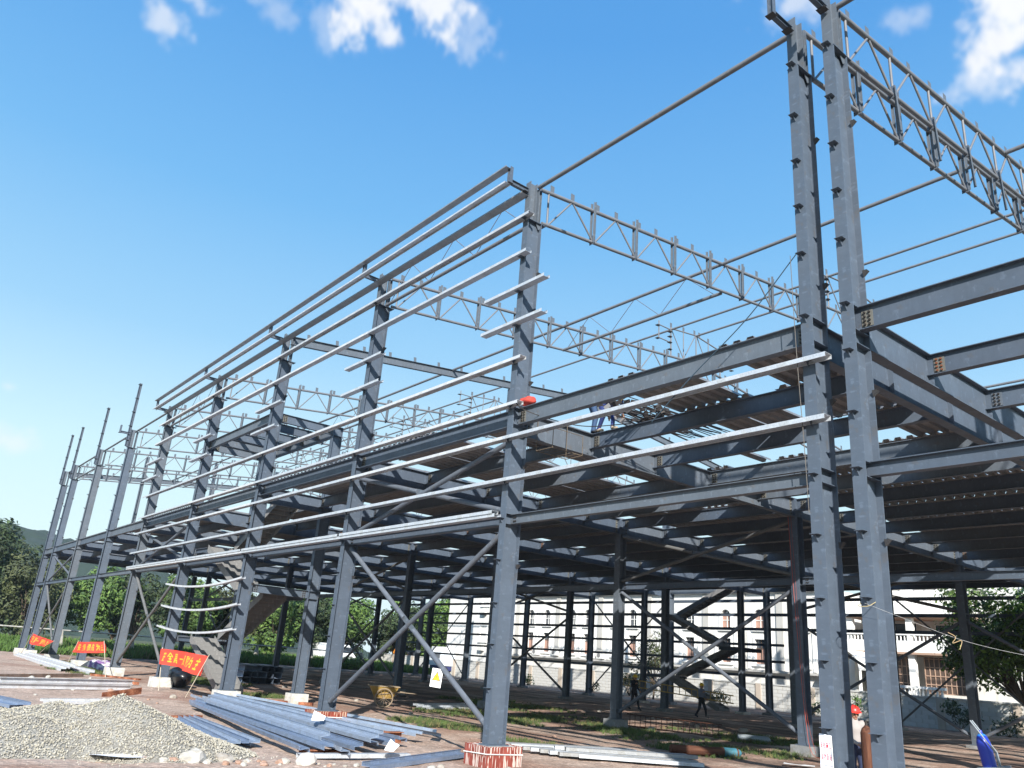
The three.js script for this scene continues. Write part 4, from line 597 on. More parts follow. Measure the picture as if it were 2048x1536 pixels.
const sheetTex = canvasTex(256, 620, (c, w, h) => { c.fillStyle = '#e9ecf4'; c.fillRect(0, 0, w, h); c.fillStyle = '#1c2030'; c.fillRect(14, 40, w - 28, 9); c.fillRect(14, h - 62, w - 28, 9); const r = '#c4283a'; ['zheng', 'zai', 'shi', 'gong'].forEach((g, i) => drawGlyph(c, g, 16 + i * 57, 140, 50, 110, 9, r)); ['qing', 'wu', 'kao', 'jin'].forEach((g, i) => drawGlyph(c, g, 16 + i * 57, 350, 50, 120, 8, r)); });
const warnTex = canvasTex(256, 512, (c, w, h) => { c.fillStyle = '#f3f4f4'; c.fillRect(0, 0, w, h); c.fillStyle = '#151515'; c.beginPath(); c.moveTo(128, 70); c.lineTo(232, 330); c.lineTo(24, 330); c.fill(); c.fillStyle = '#f5c016'; c.beginPath(); c.moveTo(128, 112); c.lineTo(206, 312); c.lineTo(50, 312); c.fill(); c.fillStyle = '#151515'; c.fillRect(120, 178, 16, 78); c.beginPath(); c.arc(128, 282, 10, 0, 7); c.fill(); ['dang', 0].length; ['zhu', 'yi', 'an', 'quan'].forEach((g, i) => drawGlyph(c, g, 22 + i * 55, 388, 46, 76, 9, '#2b62b8')); });

function clothGeo(P, nx, ny, disp) { // P: four corners tl,tr,bl,br
  const pos = [], uv = [], idx = []; for (let j = 0; j <= ny; j++) for (let i = 0; i <= nx; i++) { const u = i / nx, v = j / ny, a = P[0].clone().lerp(P[1], u), b = P[2].clone().lerp(P[3], u), q = a.lerp(b, v), d = disp(u, v); pos.push(q.x + d[0], q.y + d[1], q.z + d[2]); uv.push(u, 1 - v); }
  for (let j = 0; j < ny; j++) for (let i = 0; i < nx; i++) { const k = j * (nx + 1) + i; idx.push(k, k + nx + 1, k + 1, k + 1, k + nx + 1, k + nx + 2); }
  const g = new THREE.BufferGeometry(); g.setAttribute('position', new THREE.Float32BufferAttribute(pos, 3)); g.setAttribute('uv', new THREE.Float32BufferAttribute(uv, 2)); g.setIndex(idx); g.computeVertexNormals(); return g;
}
const bannerM = mat(0xffffff, { map: bannerTex, roughness: 0.85, side: THREE.DoubleSide }), poleM = mat(lin(0.45, 0.40, 0.32), { roughness: 0.9 });
function banner(P, label, sag, seed) { const b = thing('banner', label, 'banner', [0, 0, 0], 0, 'red banners strung along the front columns'); addMesh('cloth', clothGeo(P, 44, 8, (u, v) => [0, -sag * 4 * u * (1 - u) * (0.4 + 0.6 * v), 0.10 * Math.sin(u * 9 + seed) * (0.4 + v) + 0.03 * Math.sin(u * 31 + v * 4 + seed)]), bannerM, b);
  for (const [a, c] of [[P[0], P[2]], [P[1], P[3]]]) { const d = a.clone().sub(c).normalize(), foot = c.clone().addScaledVector(d, -Math.max(0.15, (c.y + 0.42) / Math.max(0.3, d.y) )); pipe('pole', foot, a.clone().addScaledVector(d, 0.07), 0.018, poleM, b, 6); } return b; }
banner([V(-22.5, 1.20, 0.42), V(-16.75, 1.12, 0.42), V(-22.0, 0.60, 0.50), V(-17.15, 0.40, 0.55)], 'red banner with yellow characters in front of the stair, nearest of the three', -0.06, 1);
banner([V(-38.2, 1.05, 0.5), V(-32.3, 1.22, 0.5), V(-38.6, 0.46, 0.55), V(-31.5, 0.72, 0.55)], 'middle red banner, over the bundle of striped tarpaulin', 0.05, 3);
banner([V(-52.9, 1.22, 0.5), V(-45.0, 0.90, 0.5), V(-53.7, 0.58, 0.55), V(-46.4, 0.50, 0.55)], 'farthest red banner, drooping beside the leftmost columns', 0.06, 5);
{ const s = thing('notice_sheet', 'white paper notice with red characters on the left column of the pair', 'notice', [8.04, 0.86, 0.014]); addMesh('sheet', clothGeo([V(-0.1, 0.22, 0), V(0.095, 0.205, 0), V(-0.1, -0.24, 0), V(0.10, -0.24, 0)], 10, 14, (u, v) => [0, 0, 0.004 + 0.015 * v * u + 0.006 * Math.sin(v * 8)]), mat(0xffffff, { map: sheetTex, roughness: 0.8, side: THREE.DoubleSide }), s); new MB().tube(V(0.085, 0.19, 0.004), V(0.11, -0.23, 0.03), 0.008, 6).build('rolled_edge', whiteM, s);
  const w = thing('warning_sign', 'white board with yellow warning triangle tied to the front brace', 'sign', [-2.3, 1.24, -0.13], 0.75); const g = new MB().box(-0.17, 0.17, -0.27, 0.27, -0.005, 0).geo(); addMesh('board', g, whiteM, w); const f = addMesh('printed_face', new THREE.PlaneGeometry(0.335, 0.535), mat(0xffffff, { map: warnTex, roughness: 0.5 }), w); f.position.z = 0.0045; w.rotation.z = -0.08; w.scale.setScalar(0.8); new MB().path([V(0.05, 0.265, 0), V(0.02, 0.33, -0.03), V(-0.03, 0.30, -0.06)], 0.004, 5).build('tie_wire', boltM, w); }

// ================================================================ GRAVEL HEAP
{ const heap = thing('gravel_pile', 'heap of pale crushed gravel in the left foreground', 'gravel heap'), hy = (x, z) => { let h = 0; for (const [cx, cz, H, rx, rz, a] of [[-3.15, 6.75, 1.0, 1.9, 2.7, 0.9], [-2.9, 6.0, 0.62, 1.5, 2.1, 0.8], [-4.0, 7.7, 0.76, 2.2, 2.8, 0.3], [-4.6, 9.2, 0.62, 2.4, 2.6, 0], [-4.9, 11, 0.5, 2.2, 2.5, 0], [-3.0, 8.3, 0.62, 1.5, 2.6, 0], [-6.2, 8.4, 0.45, 2.2, 2.5, 0]]) { const c = Math.cos(a), s = Math.sin(a), dx = x - cx, dz = z - cz, u = (dx * c + dz * s) / rx, v = (-dx * s + dz * c) / rz, d = Math.hypot(u, v); h = Math.max(h, H * (1 - d)); } return h > 0 ? h + 0.09 * (fbm(x * 1.6, z * 1.6, 4, 501) - 0.5) * sstep(0, 0.3, h) : -0.05; };
  const g = new THREE.PlaneGeometry(10, 12, 160, 190); g.rotateX(-Math.PI / 2); g.translate(-5, 0, 8.2); const p = g.attributes.position; for (let i = 0; i < p.count; i++) { const x = p.getX(i), z = p.getZ(i), h = hy(x, z); p.setY(i, groundY(x, z) + h - 0.02); } g.computeVertexNormals();
  const gm = mat(lin(0.40, 0.38, 0.335), { map: soilMap, bumpMap: soilBump, bumpScale: 0.05, roughness: 1 }); const uv = g.attributes.uv; for (let i = 0; i < uv.count; i++) uv.setXY(i, p.getX(i) * 2, p.getZ(i) * 2); addMesh('mound', g, gm, heap);
  const sg = new THREE.IcosahedronGeometry(1, 0), n = 30000, im = new THREE.InstancedMesh(sg, mat(0xffffff, { roughness: 1, flatShading: true }), n), M = new THREE.Matrix4(), q = new THREE.Quaternion(), c = new THREE.Color(), rnd = rng(88); let k = 0;
  while (k < n) { const x = -8.5 + 8 * rnd(), z = 4 + 8.5 * rnd(), h = hy(x, z); if (h < (k % 9 ? 0.02 : -1) || (h < 0 && rnd() < 0.8)) continue; const s = 0.008 + 0.016 * rnd() * rnd(); q.setFromEuler(new THREE.Euler(rnd() * 6, rnd() * 6, rnd() * 6)); M.compose(V(x, groundY(x, z) + Math.max(h, 0) + s * 0.1, z), q, V(s * (1 + 0.6 * rnd()), s * 0.8, s)); im.setMatrixAt(k, M); const t = 0.75 + 0.4 * rnd(), w = rnd(); c.setRGB(0.40 * t, (0.385 - 0.02 * w) * t, (0.345 - 0.06 * w) * t); im.setColorAt(k, c); k++; }
  im.name = 'gravel_stones'; im.castShadow = im.receiveShadow = true; stuff(im); heap.add(im); }

// ================================================================ LOOSE GALVANISED PURLINS
const blueG = mat(lin(0.29, 0.38, 0.54), { map: galvMap, roughnessMap: galvRough, roughness: 1.0, metalness: 0.35 }), blueG2 = mat(lin(0.42, 0.51, 0.65), { map: galvMap, roughnessMap: galvRough, roughness: 1.0, metalness: 0.3 });
const ZP = Zs(0.20, 0.075, 0.02, 0.006), CP = Cs(0.18, 0.075, 0.02, 0.006);
function purlin(label, group, P, Q, { flat = true, m = R() < 0.5 ? blueG : blueG2, sec = ZP, key = 'zp', roll = 0, flip = false } = {}) { const t = thing('purlin', label, 'steel purlin', [0, 0, 0], 0, group); const up = flat ? V(0, Math.sin(roll), Math.cos(roll)) : V(0, 1, 0); const o = member('profile', key, sec, flip ? Q : P, flip ? P : Q, up, m, t); return t; }
const ORD = ['front', 'second', 'third', 'fourth', 'fifth', 'sixth', 'seventh', 'eighth', 'ninth', 'tenth']; const fanL = 'purlin in the fanned stack right of the gravel heap', fanG = 'fanned purlin stack';
[[-12.4, 2.15, -1.05, 3.7, -0.24], [-13.4, 1.85, -0.9, 3.25, -0.22], [-14.4, 1.5, -0.75, 2.95, -0.20], [-13.0, 1.3, -1.3, 2.35, -0.22], [-14.8, 0.95, -1.7, 1.75, -0.23], [-14.2, 0.6, -2.3, 0.95, -0.20], [-15.2, 0.25, -2.9, 0.25, -0.24], [-15.8, -0.1, -3.6, -0.65, -0.24], [-16.6, -0.5, -4.6, -1.95, -0.23]].forEach(([xa, za, xb, zb, y], i) => purlin(`${ORD[i]} ${fanL}, counted from its front edge`, fanG, V(xa, y + 0.03 * (i % 3), za), V(xb, y + 0.045 * ((i + 1) % 3), zb), { roll: rr(-0.25, 0.25), flip: i % 2 === 0 }));
[[-11.8, 1.95, -1.6, 3.0, -0.03], [-13.6, 1.2, -1.2, 2.05, -0.02], [-12.6, 0.7, -2.2, 1.35, -0.04]].forEach(([xa, za, xb, zb, y], i) => purlin(`${['front', 'middle', 'rear'][i]} one of the three purlins on top of the fanned stack`, fanG, V(xa, y, za), V(xb, y + 0.02, zb), { roll: rr(-0.2, 0.2), m: blueG2 }));
[[-8.4, 3.55, -2.9, 3.95], [-8.2, 3.75, -2.75, 4.25], [-8.0, 3.95, -2.6, 4.5], [-7.8, 4.15, -2.55, 4.8]].forEach(([xa, za, xb, zb], i) => purlin(`${['rear', 'second', 'third', 'front'][i]} of the four flat purlins between the gravel heap and the fanned stack`, 'flat purlins beside the heap', V(xa, -0.30 + 0.01 * i, za), V(xb, -0.29 + 0.01 * i, zb), { m: i % 2 ? blueG : blueG2 }));
purlin('single channel in front of the fanned stack, left of the front footing', null, V(-1.0, -0.27, 3.85), V(-0.9, -0.27, 1.35), { sec: CP, key: 'cp', m: galvB }); purlin('blue-grey purlin nearest the camera, left of the front footing', null, V(0.55, -0.30, 3.2), V(-1.2, -0.30, -0.35), { m: blueG });
[[-19.6, 6.6, -21.6, 1.6, -0.30], [-19.2, 6.7, -21.2, 1.7, -0.13], [-18.8, 6.9, -20.6, 1.9, -0.30]].forEach(([xa, za, xb, zb, y], i) => purlin(`${['lower rear', 'upper', 'lower front'][i]} pale purlin of the long stack behind the gravel heap`, 'purlins behind the heap', V(xa, y, za), V(xb, y, zb), { sec: CP, key: 'cp', m: galv, flat: false }));
purlin('short pale purlin lying on soil left behind the gravel heap', null, V(-12.6, -0.3, 6.4), V(-13.2, -0.3, 4.6), { m: galv });
[[-14.5, 7.9, -10.9, 7.05], [-14.2, 8.1, -10.5, 7.3], [-13.6, 8.3, -10.0, 7.5]].forEach(([xa, za, xb, zb], i) => purlin(`${['rear', 'middle', 'front'][i]} blue-grey purlin at the left edge behind the gravel heap`, 'purlins at the left edge', V(xa, -0.28 + 0.03 * i, za), V(xb, -0.28 + 0.03 * i, zb), { m: blueG }));
[[-55, 0.9, -34.0, 1.75, -0.28], [-52, 0.7, -33.5, 1.45, -0.12], [-44, 0.8, -31.6, 0.9, -0.28]].forEach(([xa, za, xb, zb, y], i) => purlin(`${['lower front', 'upper', 'rear'][i]} purlin of the far bundle beside the left footings`, 'far purlin bundle', V(xa, y, za), V(xb, y, zb), { sec: Zs(0.24, 0.12, 0.03, 0.008), key: 'zpw', m: galv }));
const rsL = 'channel of the stack on the soil right of the front footing', rsG = 'channel stack right of the front footing';
[[-2.9, -2.9, -1.6, -6.3, -0.26], [-2.6, -2.85, -1.3, -6.2, -0.26], [-2.15, -2.9, -0.35, -5.9, -0.27], [-1.9, -2.95, 0.0, -6.0, -0.27], [-1.6, -3.0, 0.25, -6.1, -0.27], [-1.3, -3.05, 0.5, -6.2, -0.27], [-1.0, -3.1, 0.75, -6.25, -0.27], [-1.5, -3.4, 0.3, -6.4, -0.18], [-1.2, -3.5, 0.55, -6.5, -0.18], [-0.7, -3.5, 1.15, -6.0, -0.28]].forEach(([xa, za, xb, zb, y], i) => purlin(`${['rearmost', 'second', 'third', 'fourth', 'fifth', 'sixth', 'seventh', 'upper left', 'upper right', 'frontmost'][i]} ${rsL}`, rsG, V(xa, y, za), V(xb, y, zb), { sec: CP, key: 'cp', m: i % 2 ? galvB : mat(lin(0.40, 0.41, 0.42), { map: galvMap, roughness: 0.6, metalness: 0.4 }), flat: true }));
[[-15.4, -8.1, -16.9, -11.9], [-15.0, -8.1, -16.4, -12.1], [-14.5, -8.0, -15.6, -11.4]].forEach(([xa, za, xb, zb], i) => purlin(`${['left', 'middle', 'right'][i]} purlin on the soil beneath the first floor, behind the front brace`, 'purlins beneath the floor', V(xa, -0.24, za), V(xb, -0.24, zb), { m: galvB }));
// stack of cut box sections behind the stair
for (let r = 0; r < 3; r++) for (let c = 0; c < 6; c++) { const z = -6.3 - c * 0.44 + (r % 2) * 0.08; if (r === 2 && c === 1) continue; const t = thing('box_section', `${['bottom', 'middle', 'top'][r]}-row steel channel, ${ORD[c].replace('front', 'first')} from the left, in the stack right of the stair`, 'steel channel', [0, 0, 0], 0, 'stacked channels beside the stair'); member('profile', 'bx', Cs(0.30, 0.34, 0.05, 0.012), V(-33.4, -0.20 + r * 0.31, z), V(-29.8 + rr(-0.25, 0.15), -0.20 + r * 0.31, z), UP, R() < 0.5 ? blueG : S2, t); }

// ================================================================ FOOTINGS IN RED BRICK-LIKE FORM BOARDS (double column and the two front ones)
const formTex = tex(512, (u, v) => { const a = fbm(u * 6, v * 6, 4, 601, 6), drip = sstep(0.52, 0.62, fbm(u * 34, v * 3, 3, 605, 34)), c = [0.50 + 0.2 * (a - 0.5), 0.23 + 0.15 * (a - 0.5), 0.19 + 0.15 * (a - 0.5)]; return c.map((q, i) => mix(q, [0.80, 0.78, 0.75][i], drip * 0.85)); }, { repeat: 1 });
const formM = mat(0xffffff, { map: formTex, roughness: 0.95 });
for (const [x, m] of [[0, formM], [-8.01, mat(lin(0.9, 0.75, 0.6), { map: formTex, roughness: 0.95 })], [8.45, formM]]) { const f = new THREE.Group(); const w = x > 8 ? 1.4 : 0.80; f.name = 'form_footing'; frame.add(f); f.position.set(x, 0, -0.24); new MB().box(-w / 2 + 0.03, w / 2 - 0.03, -0.75, -0.003, -0.45, 0.45).build('concrete_core', concM, f); for (const s of [-1, 1]) { new MB().box(-w / 2, w / 2, -0.75, 0.015, s > 0 ? 0.452 : -0.482, s > 0 ? 0.482 : -0.452).build('form_board', m, f); new MB().box(s > 0 ? w / 2 - 0.028 : -w / 2, s > 0 ? w / 2 : -w / 2 + 0.028, -0.75, 0.012, -0.45, 0.45).build('form_board', m, f); } const k = w / 2 + 0.012; new MB().path([V(-k, -0.16, 0.495), V(k, -0.13, 0.495), V(k, -0.15, -0.495), V(-k, -0.14, -0.495), V(-k, -0.16, 0.495)], 0.012, 6).build('binding_wire', whiteM, f); }

// ================================================================ RUSTY OFFCUTS, PLANKS, BLOCKS
function offcut(name, label, cat, m, sec, key, P, Q, up = UP) { const t = thing(name, label, cat); member('profile', key, sec, P, Q, up, m, t); return t; }
offcut('rusty_beam', 'rusty beam stub propping the ends of the fanned purlins', 'steel beam', rustM, Hs(0.26, 0.24, 0.014, 0.010), 'rb', V(-3.95, -0.27, 1.15), V(-3.95, -0.27, -0.35)); offcut('rusty_beam', 'rusty beam stub under the front ends of the fanned purlins', 'steel beam', rustM, Hs(0.20, 0.20, 0.012, 0.010), 'rb2', V(-1.5, -0.36, 3.6), V(-1.5, -0.36, 2.55));
offcut('rusty_beam', 'rusty flat bar leaning behind the top of the gravel heap', 'steel bar', rustM, Bs(0.03, 0.22), 'rb3', V(-16.4, -0.36, 3.9), V(-17.3, -0.2, 2.4)); offcut('plank', 'orange-brown plank behind the long pale purlins', 'plank', rustM, Bs(0.2, 0.12), 'pk', V(-24.6, -0.32, 2.2), V(-24.2, -0.32, 0.6)); offcut('plank', 'rust-red plank beside the footing right of the stair', 'plank', rustM, Bs(0.2, 0.1), 'pk2', V(-16.6, -0.34, -2.1), V(-15.5, -0.34, -3.5)); offcut('plank', 'brown plank under the left end of the flat purlins', 'plank', rustM, Bs(0.16, 0.08), 'pk3', V(-9.4, -0.35, 2.9), V(-9.0, -0.35, 4.1)); offcut('plank', 'dark plank across the soil near the left footings', 'plank', rustM, Bs(0.22, 0.1), 'pk4', V(-31.0, -0.36, 1.0), V(-28.2, -0.36, -0.5));
offcut('steel_bar', 'thick grey pipe across the soil behind the long pale purlins', 'pipe', mat(lin(0.33, 0.25, 0.21), { map: concMap, roughness: 0.95 }), Bs(0.2, 0.2), 'pp', V(-24.4, -0.36, 7.0), V(-29.5, -0.36, 1.8));
function stone(x, z, s, m, label, group, sy = 0.7, name = 'rubble_stone', cat = 'stone') { const g = new THREE.IcosahedronGeometry(s, 1), p = g.attributes.position, sd = R() * 99; for (let i = 0; i < p.count; i++) { const a = p.getX(i), b = p.getY(i), c = p.getZ(i), k = 0.5 + 0.95 * fbm(a / s * 1.3 + sd, b / s * 1.3 + c / s * 1.1, 3, 701); p.setXYZ(i, a * k, b * k * sy, c * k); } g.computeVertexNormals(); const o = addMesh(name, g, m); o.position.set(x, groundY(x, z) + s * sy * 0.35, z); o.rotation.set(0, R() * 6, 0); tag(o, label, cat, group); return o; }
const rubM = [mat(lin(0.55, 0.54, 0.51), { map: concMap, roughness: 1, flatShading: true }), mat(lin(0.44, 0.41, 0.37), { map: concMap, roughness: 1, flatShading: true }), mat(lin(0.46, 0.30, 0.23), { map: concMap, roughness: 1, flatShading: true })];
for (let i = 0; i < 64; i++) { const t = R(), x = mix(0.9, 3.2, t) + rr(-0.35, 0.4), z = mix(0.9, -4.8, t) + rr(-0.7, 0.7); stone(x, z, rr(0.05, 0.13), rubM[R() < 0.7 ? 0 : 1], 'white broken rubble stone at the bottom edge, before the channel stack', 'white rubble at the bottom edge'); }
for (let i = 0; i < 34; i++) { const t = R(), x = mix(-1.2, 0.7, t) + rr(-0.3, 0.3), z = mix(6.4, 1.0, t) + rr(-0.5, 0.5); stone(x, z, rr(0.03, 0.10), rubM[(R() * 3) | 0], 'small stone on the pink soil between the gravel heap and the front footing', 'stones by the front footing'); }
for (let i = 0; i < 40; i++) { const x = rr(-30, -8), z = rr(1.2, 6.0); if (x > -10 && z > 3) continue; stone(x, z, rr(0.04, 0.13), rubM[(R() * 3) | 0], 'clod or stone on the pale soil before the left footings', 'clods on the pale soil'); }
for (let i = 0; i < 30; i++) { const x = rr(-34, -4), z = rr(-20, -4); stone(x, z, rr(0.05, 0.16), rubM[R() < 0.5 ? 2 : 1], 'clod of soil on the shaded ground beneath the floor', 'clods beneath the floor'); }
{ stone(-0.95, 5.9, 0.22, rubM[0], 'pale lump of concrete at the foot of the gravel heap, beside the white sheet', null, 0.7, 'concrete_lump', 'concrete lump'); stone(-1.0, 5.3, 0.16, rubM[1], 'pale boulder at the bottom edge, right of the concrete lump', null, 0.7, 'boulder', 'boulder'); stone(-0.3, 4.0, 0.2, mat(lin(0.5, 0.47, 0.44), { roughness: 0.3 }), 'crumpled clear plastic heap at the bottom edge', null, 0.8, 'plastic_heap', 'plastic'); stone(-5.6, -17.2, 0.2, rubM[1], 'pale boulder on the grass beside the lying cylinders', null, 0.6, 'boulder', 'boulder'); }
for (const [x, z, y, w, l, tn, label] of [[-1.35, 6.9, -0.36, 0.5, 1.3, 1.45, 'white plastic sheet lying at the foot of the gravel heap'], [-0.55, 2.0, -0.2, 0.20, 0.24, 0.4, 'torn white paper standing on the soil before the fanned stack'], [-4.0, 2.0, 0.05, 0.20, 0.30, 0.9, 'white paper scrap resting on top of the fanned purlins'], [1.6, -9.5, -0.33, 0.3, 0.8, 0.5, 'white plastic scrap on the grass below the notice'], [-1.2, -9.3, -0.3, 0.3, 0.4, 1, 'crumpled blue plastic beside the lying gas cylinder']]) { const t = thing(label.includes('paper') ? 'paper_scrap' : 'plastic_sheet', label, label.includes('paper') ? 'paper' : 'plastic', [x, y, z], tn); const up = label.includes('paper'); addMesh('sheet', clothGeo([V(-l / 2, up ? w : 0, -w / 2), V(l / 2, up ? w * 0.5 : 0, -w / 2), V(-l / 2, 0, w / 2), V(l / 2, 0, w / 2)], 14, 8, (u, v) => [0, 0.02 + w * 0.16 * fbm(u * 2.2, v * 2.2, 2, x * 10 | 0), w * 0.15 * Math.sin(u * 3.2)]), mat(label.includes('blue') ? lin(0.05, 0.10, 0.5) : lin(0.78, 0.78, 0.80), { roughness: 0.6, side: THREE.DoubleSide }), t); }
// ================================================================ CART, CYLINDERS, LADDERS, BUNDLES
{ const c = thing('handcart', 'yellow two-wheeled tipping handcart on the soil behind the front brace', 'cart', [-16.2, groundY(-16.2, -7.0), -7.0], 1.1), ym = mat(lin(0.42, 0.27, 0.06), { map: concMap, roughness: 0.8 }), wm = mat(lin(0.22, 0.17, 0.12), { roughness: 0.9 });
  new MB().hexa([V(-0.36, 0.34, 0.28), V(0.36, 0.34, 0.28), V(0.36, 0.34, -0.28), V(-0.36, 0.34, -0.28), V(-0.62, 0.80, 0.42), V(0.58, 0.80, 0.42), V(0.58, 0.80, -0.42), V(-0.62, 0.80, -0.42)]).build('tub', ym, c); new MB().box(-0.68, 0.64, 0.802, 0.83, -0.46, 0.46).build('load_board', mat(lin(0.45, 0.36, 0.24), { map: concMap, roughness: 0.95 }), c);
  for (const z of [-0.52, 0.52]) { const g = new THREE.TorusGeometry(0.36, 0.028, 8, 28); const w = addMesh('wheel', g, wm, c); w.position.set(0, 0.37, z); const m = new MB(); for (let i = 0; i < 12; i++) { const a = i / 12 * 6.283; m.tube(V(0, 0, 0), V(Math.cos(a) * 0.35, Math.sin(a) * 0.35, 0), 0.007, 5); } m.tube(V(0, 0, -0.05), V(0, 0, 0.05), 0.04, 8); m.build('spokes', wm, w); }
  new MB().tube(V(0, 0.37, -0.55), V(0, 0.37, 0.55), 0.02, 8).build('axle', wm, c); for (const z of [-0.36, 0.36]) new MB().path([V(-0.2, 0.5, z), V(0.7, 0.62, z), V(1.35, 0.60, z)], 0.02, 6).build('handle', wm, c); }
function cylinder(name, label, P, Q, r, m, capM) { const t = thing(name, label, 'gas cylinder'), L = P.distanceTo(Q), pts = [[0, 0], [r * 0.8, 0], [r, 0.03], [r, L - r * 1.2], [r * 0.75, L - r * 0.5], [r * 0.35, L - r * 0.12], [r * 0.3, L]].map((p) => new THREE.Vector2(...p)); const o = addMesh('body', new THREE.LatheGeometry(pts, 24), m, t); o.position.copy(P); o.quaternion.setFromUnitVectors(UP, Q.clone().sub(P).normalize()); const v = addMesh('valve', new MB().tube(V(0, L, 0), V(0, L + 0.1, 0), r * 0.22, 8).tube(V(-0.04, L + 0.07, 0), V(0.06, L + 0.07, 0), 0.014, 6).geo(), capM || boltM, o); return [t, o]; }
const cylRust = mat(lin(0.30, 0.29, 0.28), { map: rustMap, roughness: 0.85 }), cylTeal = mat(lin(0.06, 0.22, 0.30), { map: concMap, roughness: 0.5 }), cylGrey = mat(lin(0.28, 0.33, 0.37), { map: concMap, roughness: 0.45 }), cylBlue = mat(lin(0.012, 0.035, 0.36), { roughness: 0.35 });
{ const [t, o] = cylinder('gas_cylinder', 'rusty cylinder with teal shoulder lying on the grass', V(-1.25, -0.23, -7.6), V(-0.2, -0.23, -9.45), 0.125, cylRust); const g = new THREE.LatheGeometry([[0.127, 1.58], [0.127, 1.95], [0.10, 2.06], [0.05, 2.12]].map((p) => new THREE.Vector2(...p)), 24); addMesh('shoulder', g, cylTeal, o);
  cylinder('gas_cylinder', 'small grey cylinder lying on the grass near the inner column', V(-3.6, -0.14, -14.0), V(-2.6, -0.14, -14.5), 0.11, cylGrey); cylinder('gas_cylinder', 'upright rusty cylinder seen between the two near columns', V(5.44, groundY(5.4, -6), -6), V(5.44, 1.02, -6), 0.125, cylRust); }
{ const t = thing('cylinder_trolley', 'blue gas cylinder leaning on a wheeled trolley at the right edge', 'trolley', [8.42, -0.36, -5.0], 0.3); t.rotation.z = 0.16; const pts = [[0, 0], [0.11, 0.0], [0.115, 0.04], [0.115, 1.25], [0.085, 1.36], [0.035, 1.40], [0.03, 1.46]].map((p) => new THREE.Vector2(...p)); addMesh('cylinder', new THREE.LatheGeometry(pts, 24), cylBlue, t).position.set(-0.02, 0.12, 0); addMesh('cylinder_cap', new THREE.SphereGeometry(0.09, 16, 10, 0, 6.3, 0, 1.6), mat(lin(0.03, 0.2, 0.6), { roughness: 0.4 }), t).position.set(-0.02, 1.44, 0); for (const z of [-0.16, 0.16]) new MB().path([V(0.12, 0.05, z), V(0.14, 1.2, z), V(-0.12, 1.75, z)], 0.014, 6).build('handle', cylGrey, t); new MB().box(-0.22, 0.3, 0.95, 0.98, -0.20, 0.20).box(-0.16, 0.18, 0.06, 0.10, -0.18, 0.18).build('cradle', cylGrey, t); for (const z of [-0.24, 0.24]) { const w = addMesh('wheel', new THREE.TorusGeometry(0.14, 0.035, 8, 22), boltM, t); w.position.set(0.24, 0.16, z); new MB().tube(V(0, 0, -0.03), V(0, 0, 0.03), 0.06, 10).build('hub', cylGrey, w); } }
function ladder(name, label, P, Q, side, w, n, m, r = 0.02) { const t = thing(name, label, 'ladder'); for (const s of [-0.5, 0.5]) pipe('rail', P.clone().addScaledVector(side, s * w), Q.clone().addScaledVector(side, s * w), r * 1.5, m, t, 8); for (let i = 0; i < n; i++) { const c = P.clone().lerp(Q, (i + 0.5) / n); pipe('rung', c.clone().addScaledVector(side, -w / 2), c.clone().addScaledVector(side, w / 2), r, m, t, 6); } return t; }
ladder('ladder', 'yellow bamboo-coloured ladder carried by two workers', V(-17.2, 1.24, -22.45), V(-9.9, 0.86, -22.45), V(0.03, 1, 0).normalize(), 0.34, 19, mat(lin(0.42, 0.30, 0.10), { roughness: 0.7 }), 0.019);
ladder('ladder', 'grey steel ladder lying on edge in the grass behind the second column row', V(-8.2, -0.02, -13.3), V(-4.2, -0.02, -13.9), V(0, 1, 0), 0.42, 17, mat(lin(0.24, 0.22, 0.19), { map: rustMap, roughness: 0.8 }), 0.012);
{ const bl = thing('tarpaulin_bundle', 'rumpled purple and white striped tarpaulin below the middle banner', 'tarpaulin', [-38.9, groundY(-39, -1.1), -1.1]); const g = new THREE.SphereGeometry(1, 48, 24), p = g.attributes.position, col = []; for (let i = 0; i < p.count; i++) { const x = p.getX(i), y = p.getY(i), z = p.getZ(i), n = fbm(x * 3 + 5, y * 3 + z * 2.5, 4, 801) - 0.5; p.setXYZ(i, x * 2.9 * (1 + n * 0.3), Math.max(-0.05, y * 0.52 * (1 + n * 1.2)), z * 0.6 * (1 + n * 0.6)); const s = Math.sin(x * 14 + n * 16 + z * 5) > 0.1; col.push(...(s ? [0.62, 0.60, 0.63] : [0.20, 0.10, 0.27])); } g.setAttribute('color', new THREE.Float32BufferAttribute(col, 3)); g.computeVertexNormals(); addMesh('cloth', g, mat(0xffffff, { vertexColors: true, roughness: 0.8 }), bl);
  const bg = thing('black_bag', 'shiny black plastic bundle below the nearest banner', 'plastic bundle', [-24.6 + 0.5, groundY(-24, -1), -1.0]); const g2 = new THREE.SphereGeometry(1, 40, 24), q = g2.attributes.position; for (let i = 0; i < q.count; i++) { const x = q.getX(i), y = q.getY(i), z = q.getZ(i), n = fbm(x * 2.6 + 2, y * 2.6 + z * 2, 4, 811) - 0.5; q.setXYZ(i, x * 1.0 * (1 + n * 0.5), 0.42 + y * 0.46 * (1 + n * 0.5), z * 0.5 * (1 + n * 0.5)); } g2.computeVertexNormals(); addMesh('bag', g2, mat(lin(0.012, 0.013, 0.018), { roughness: 0.28 }), bg); }
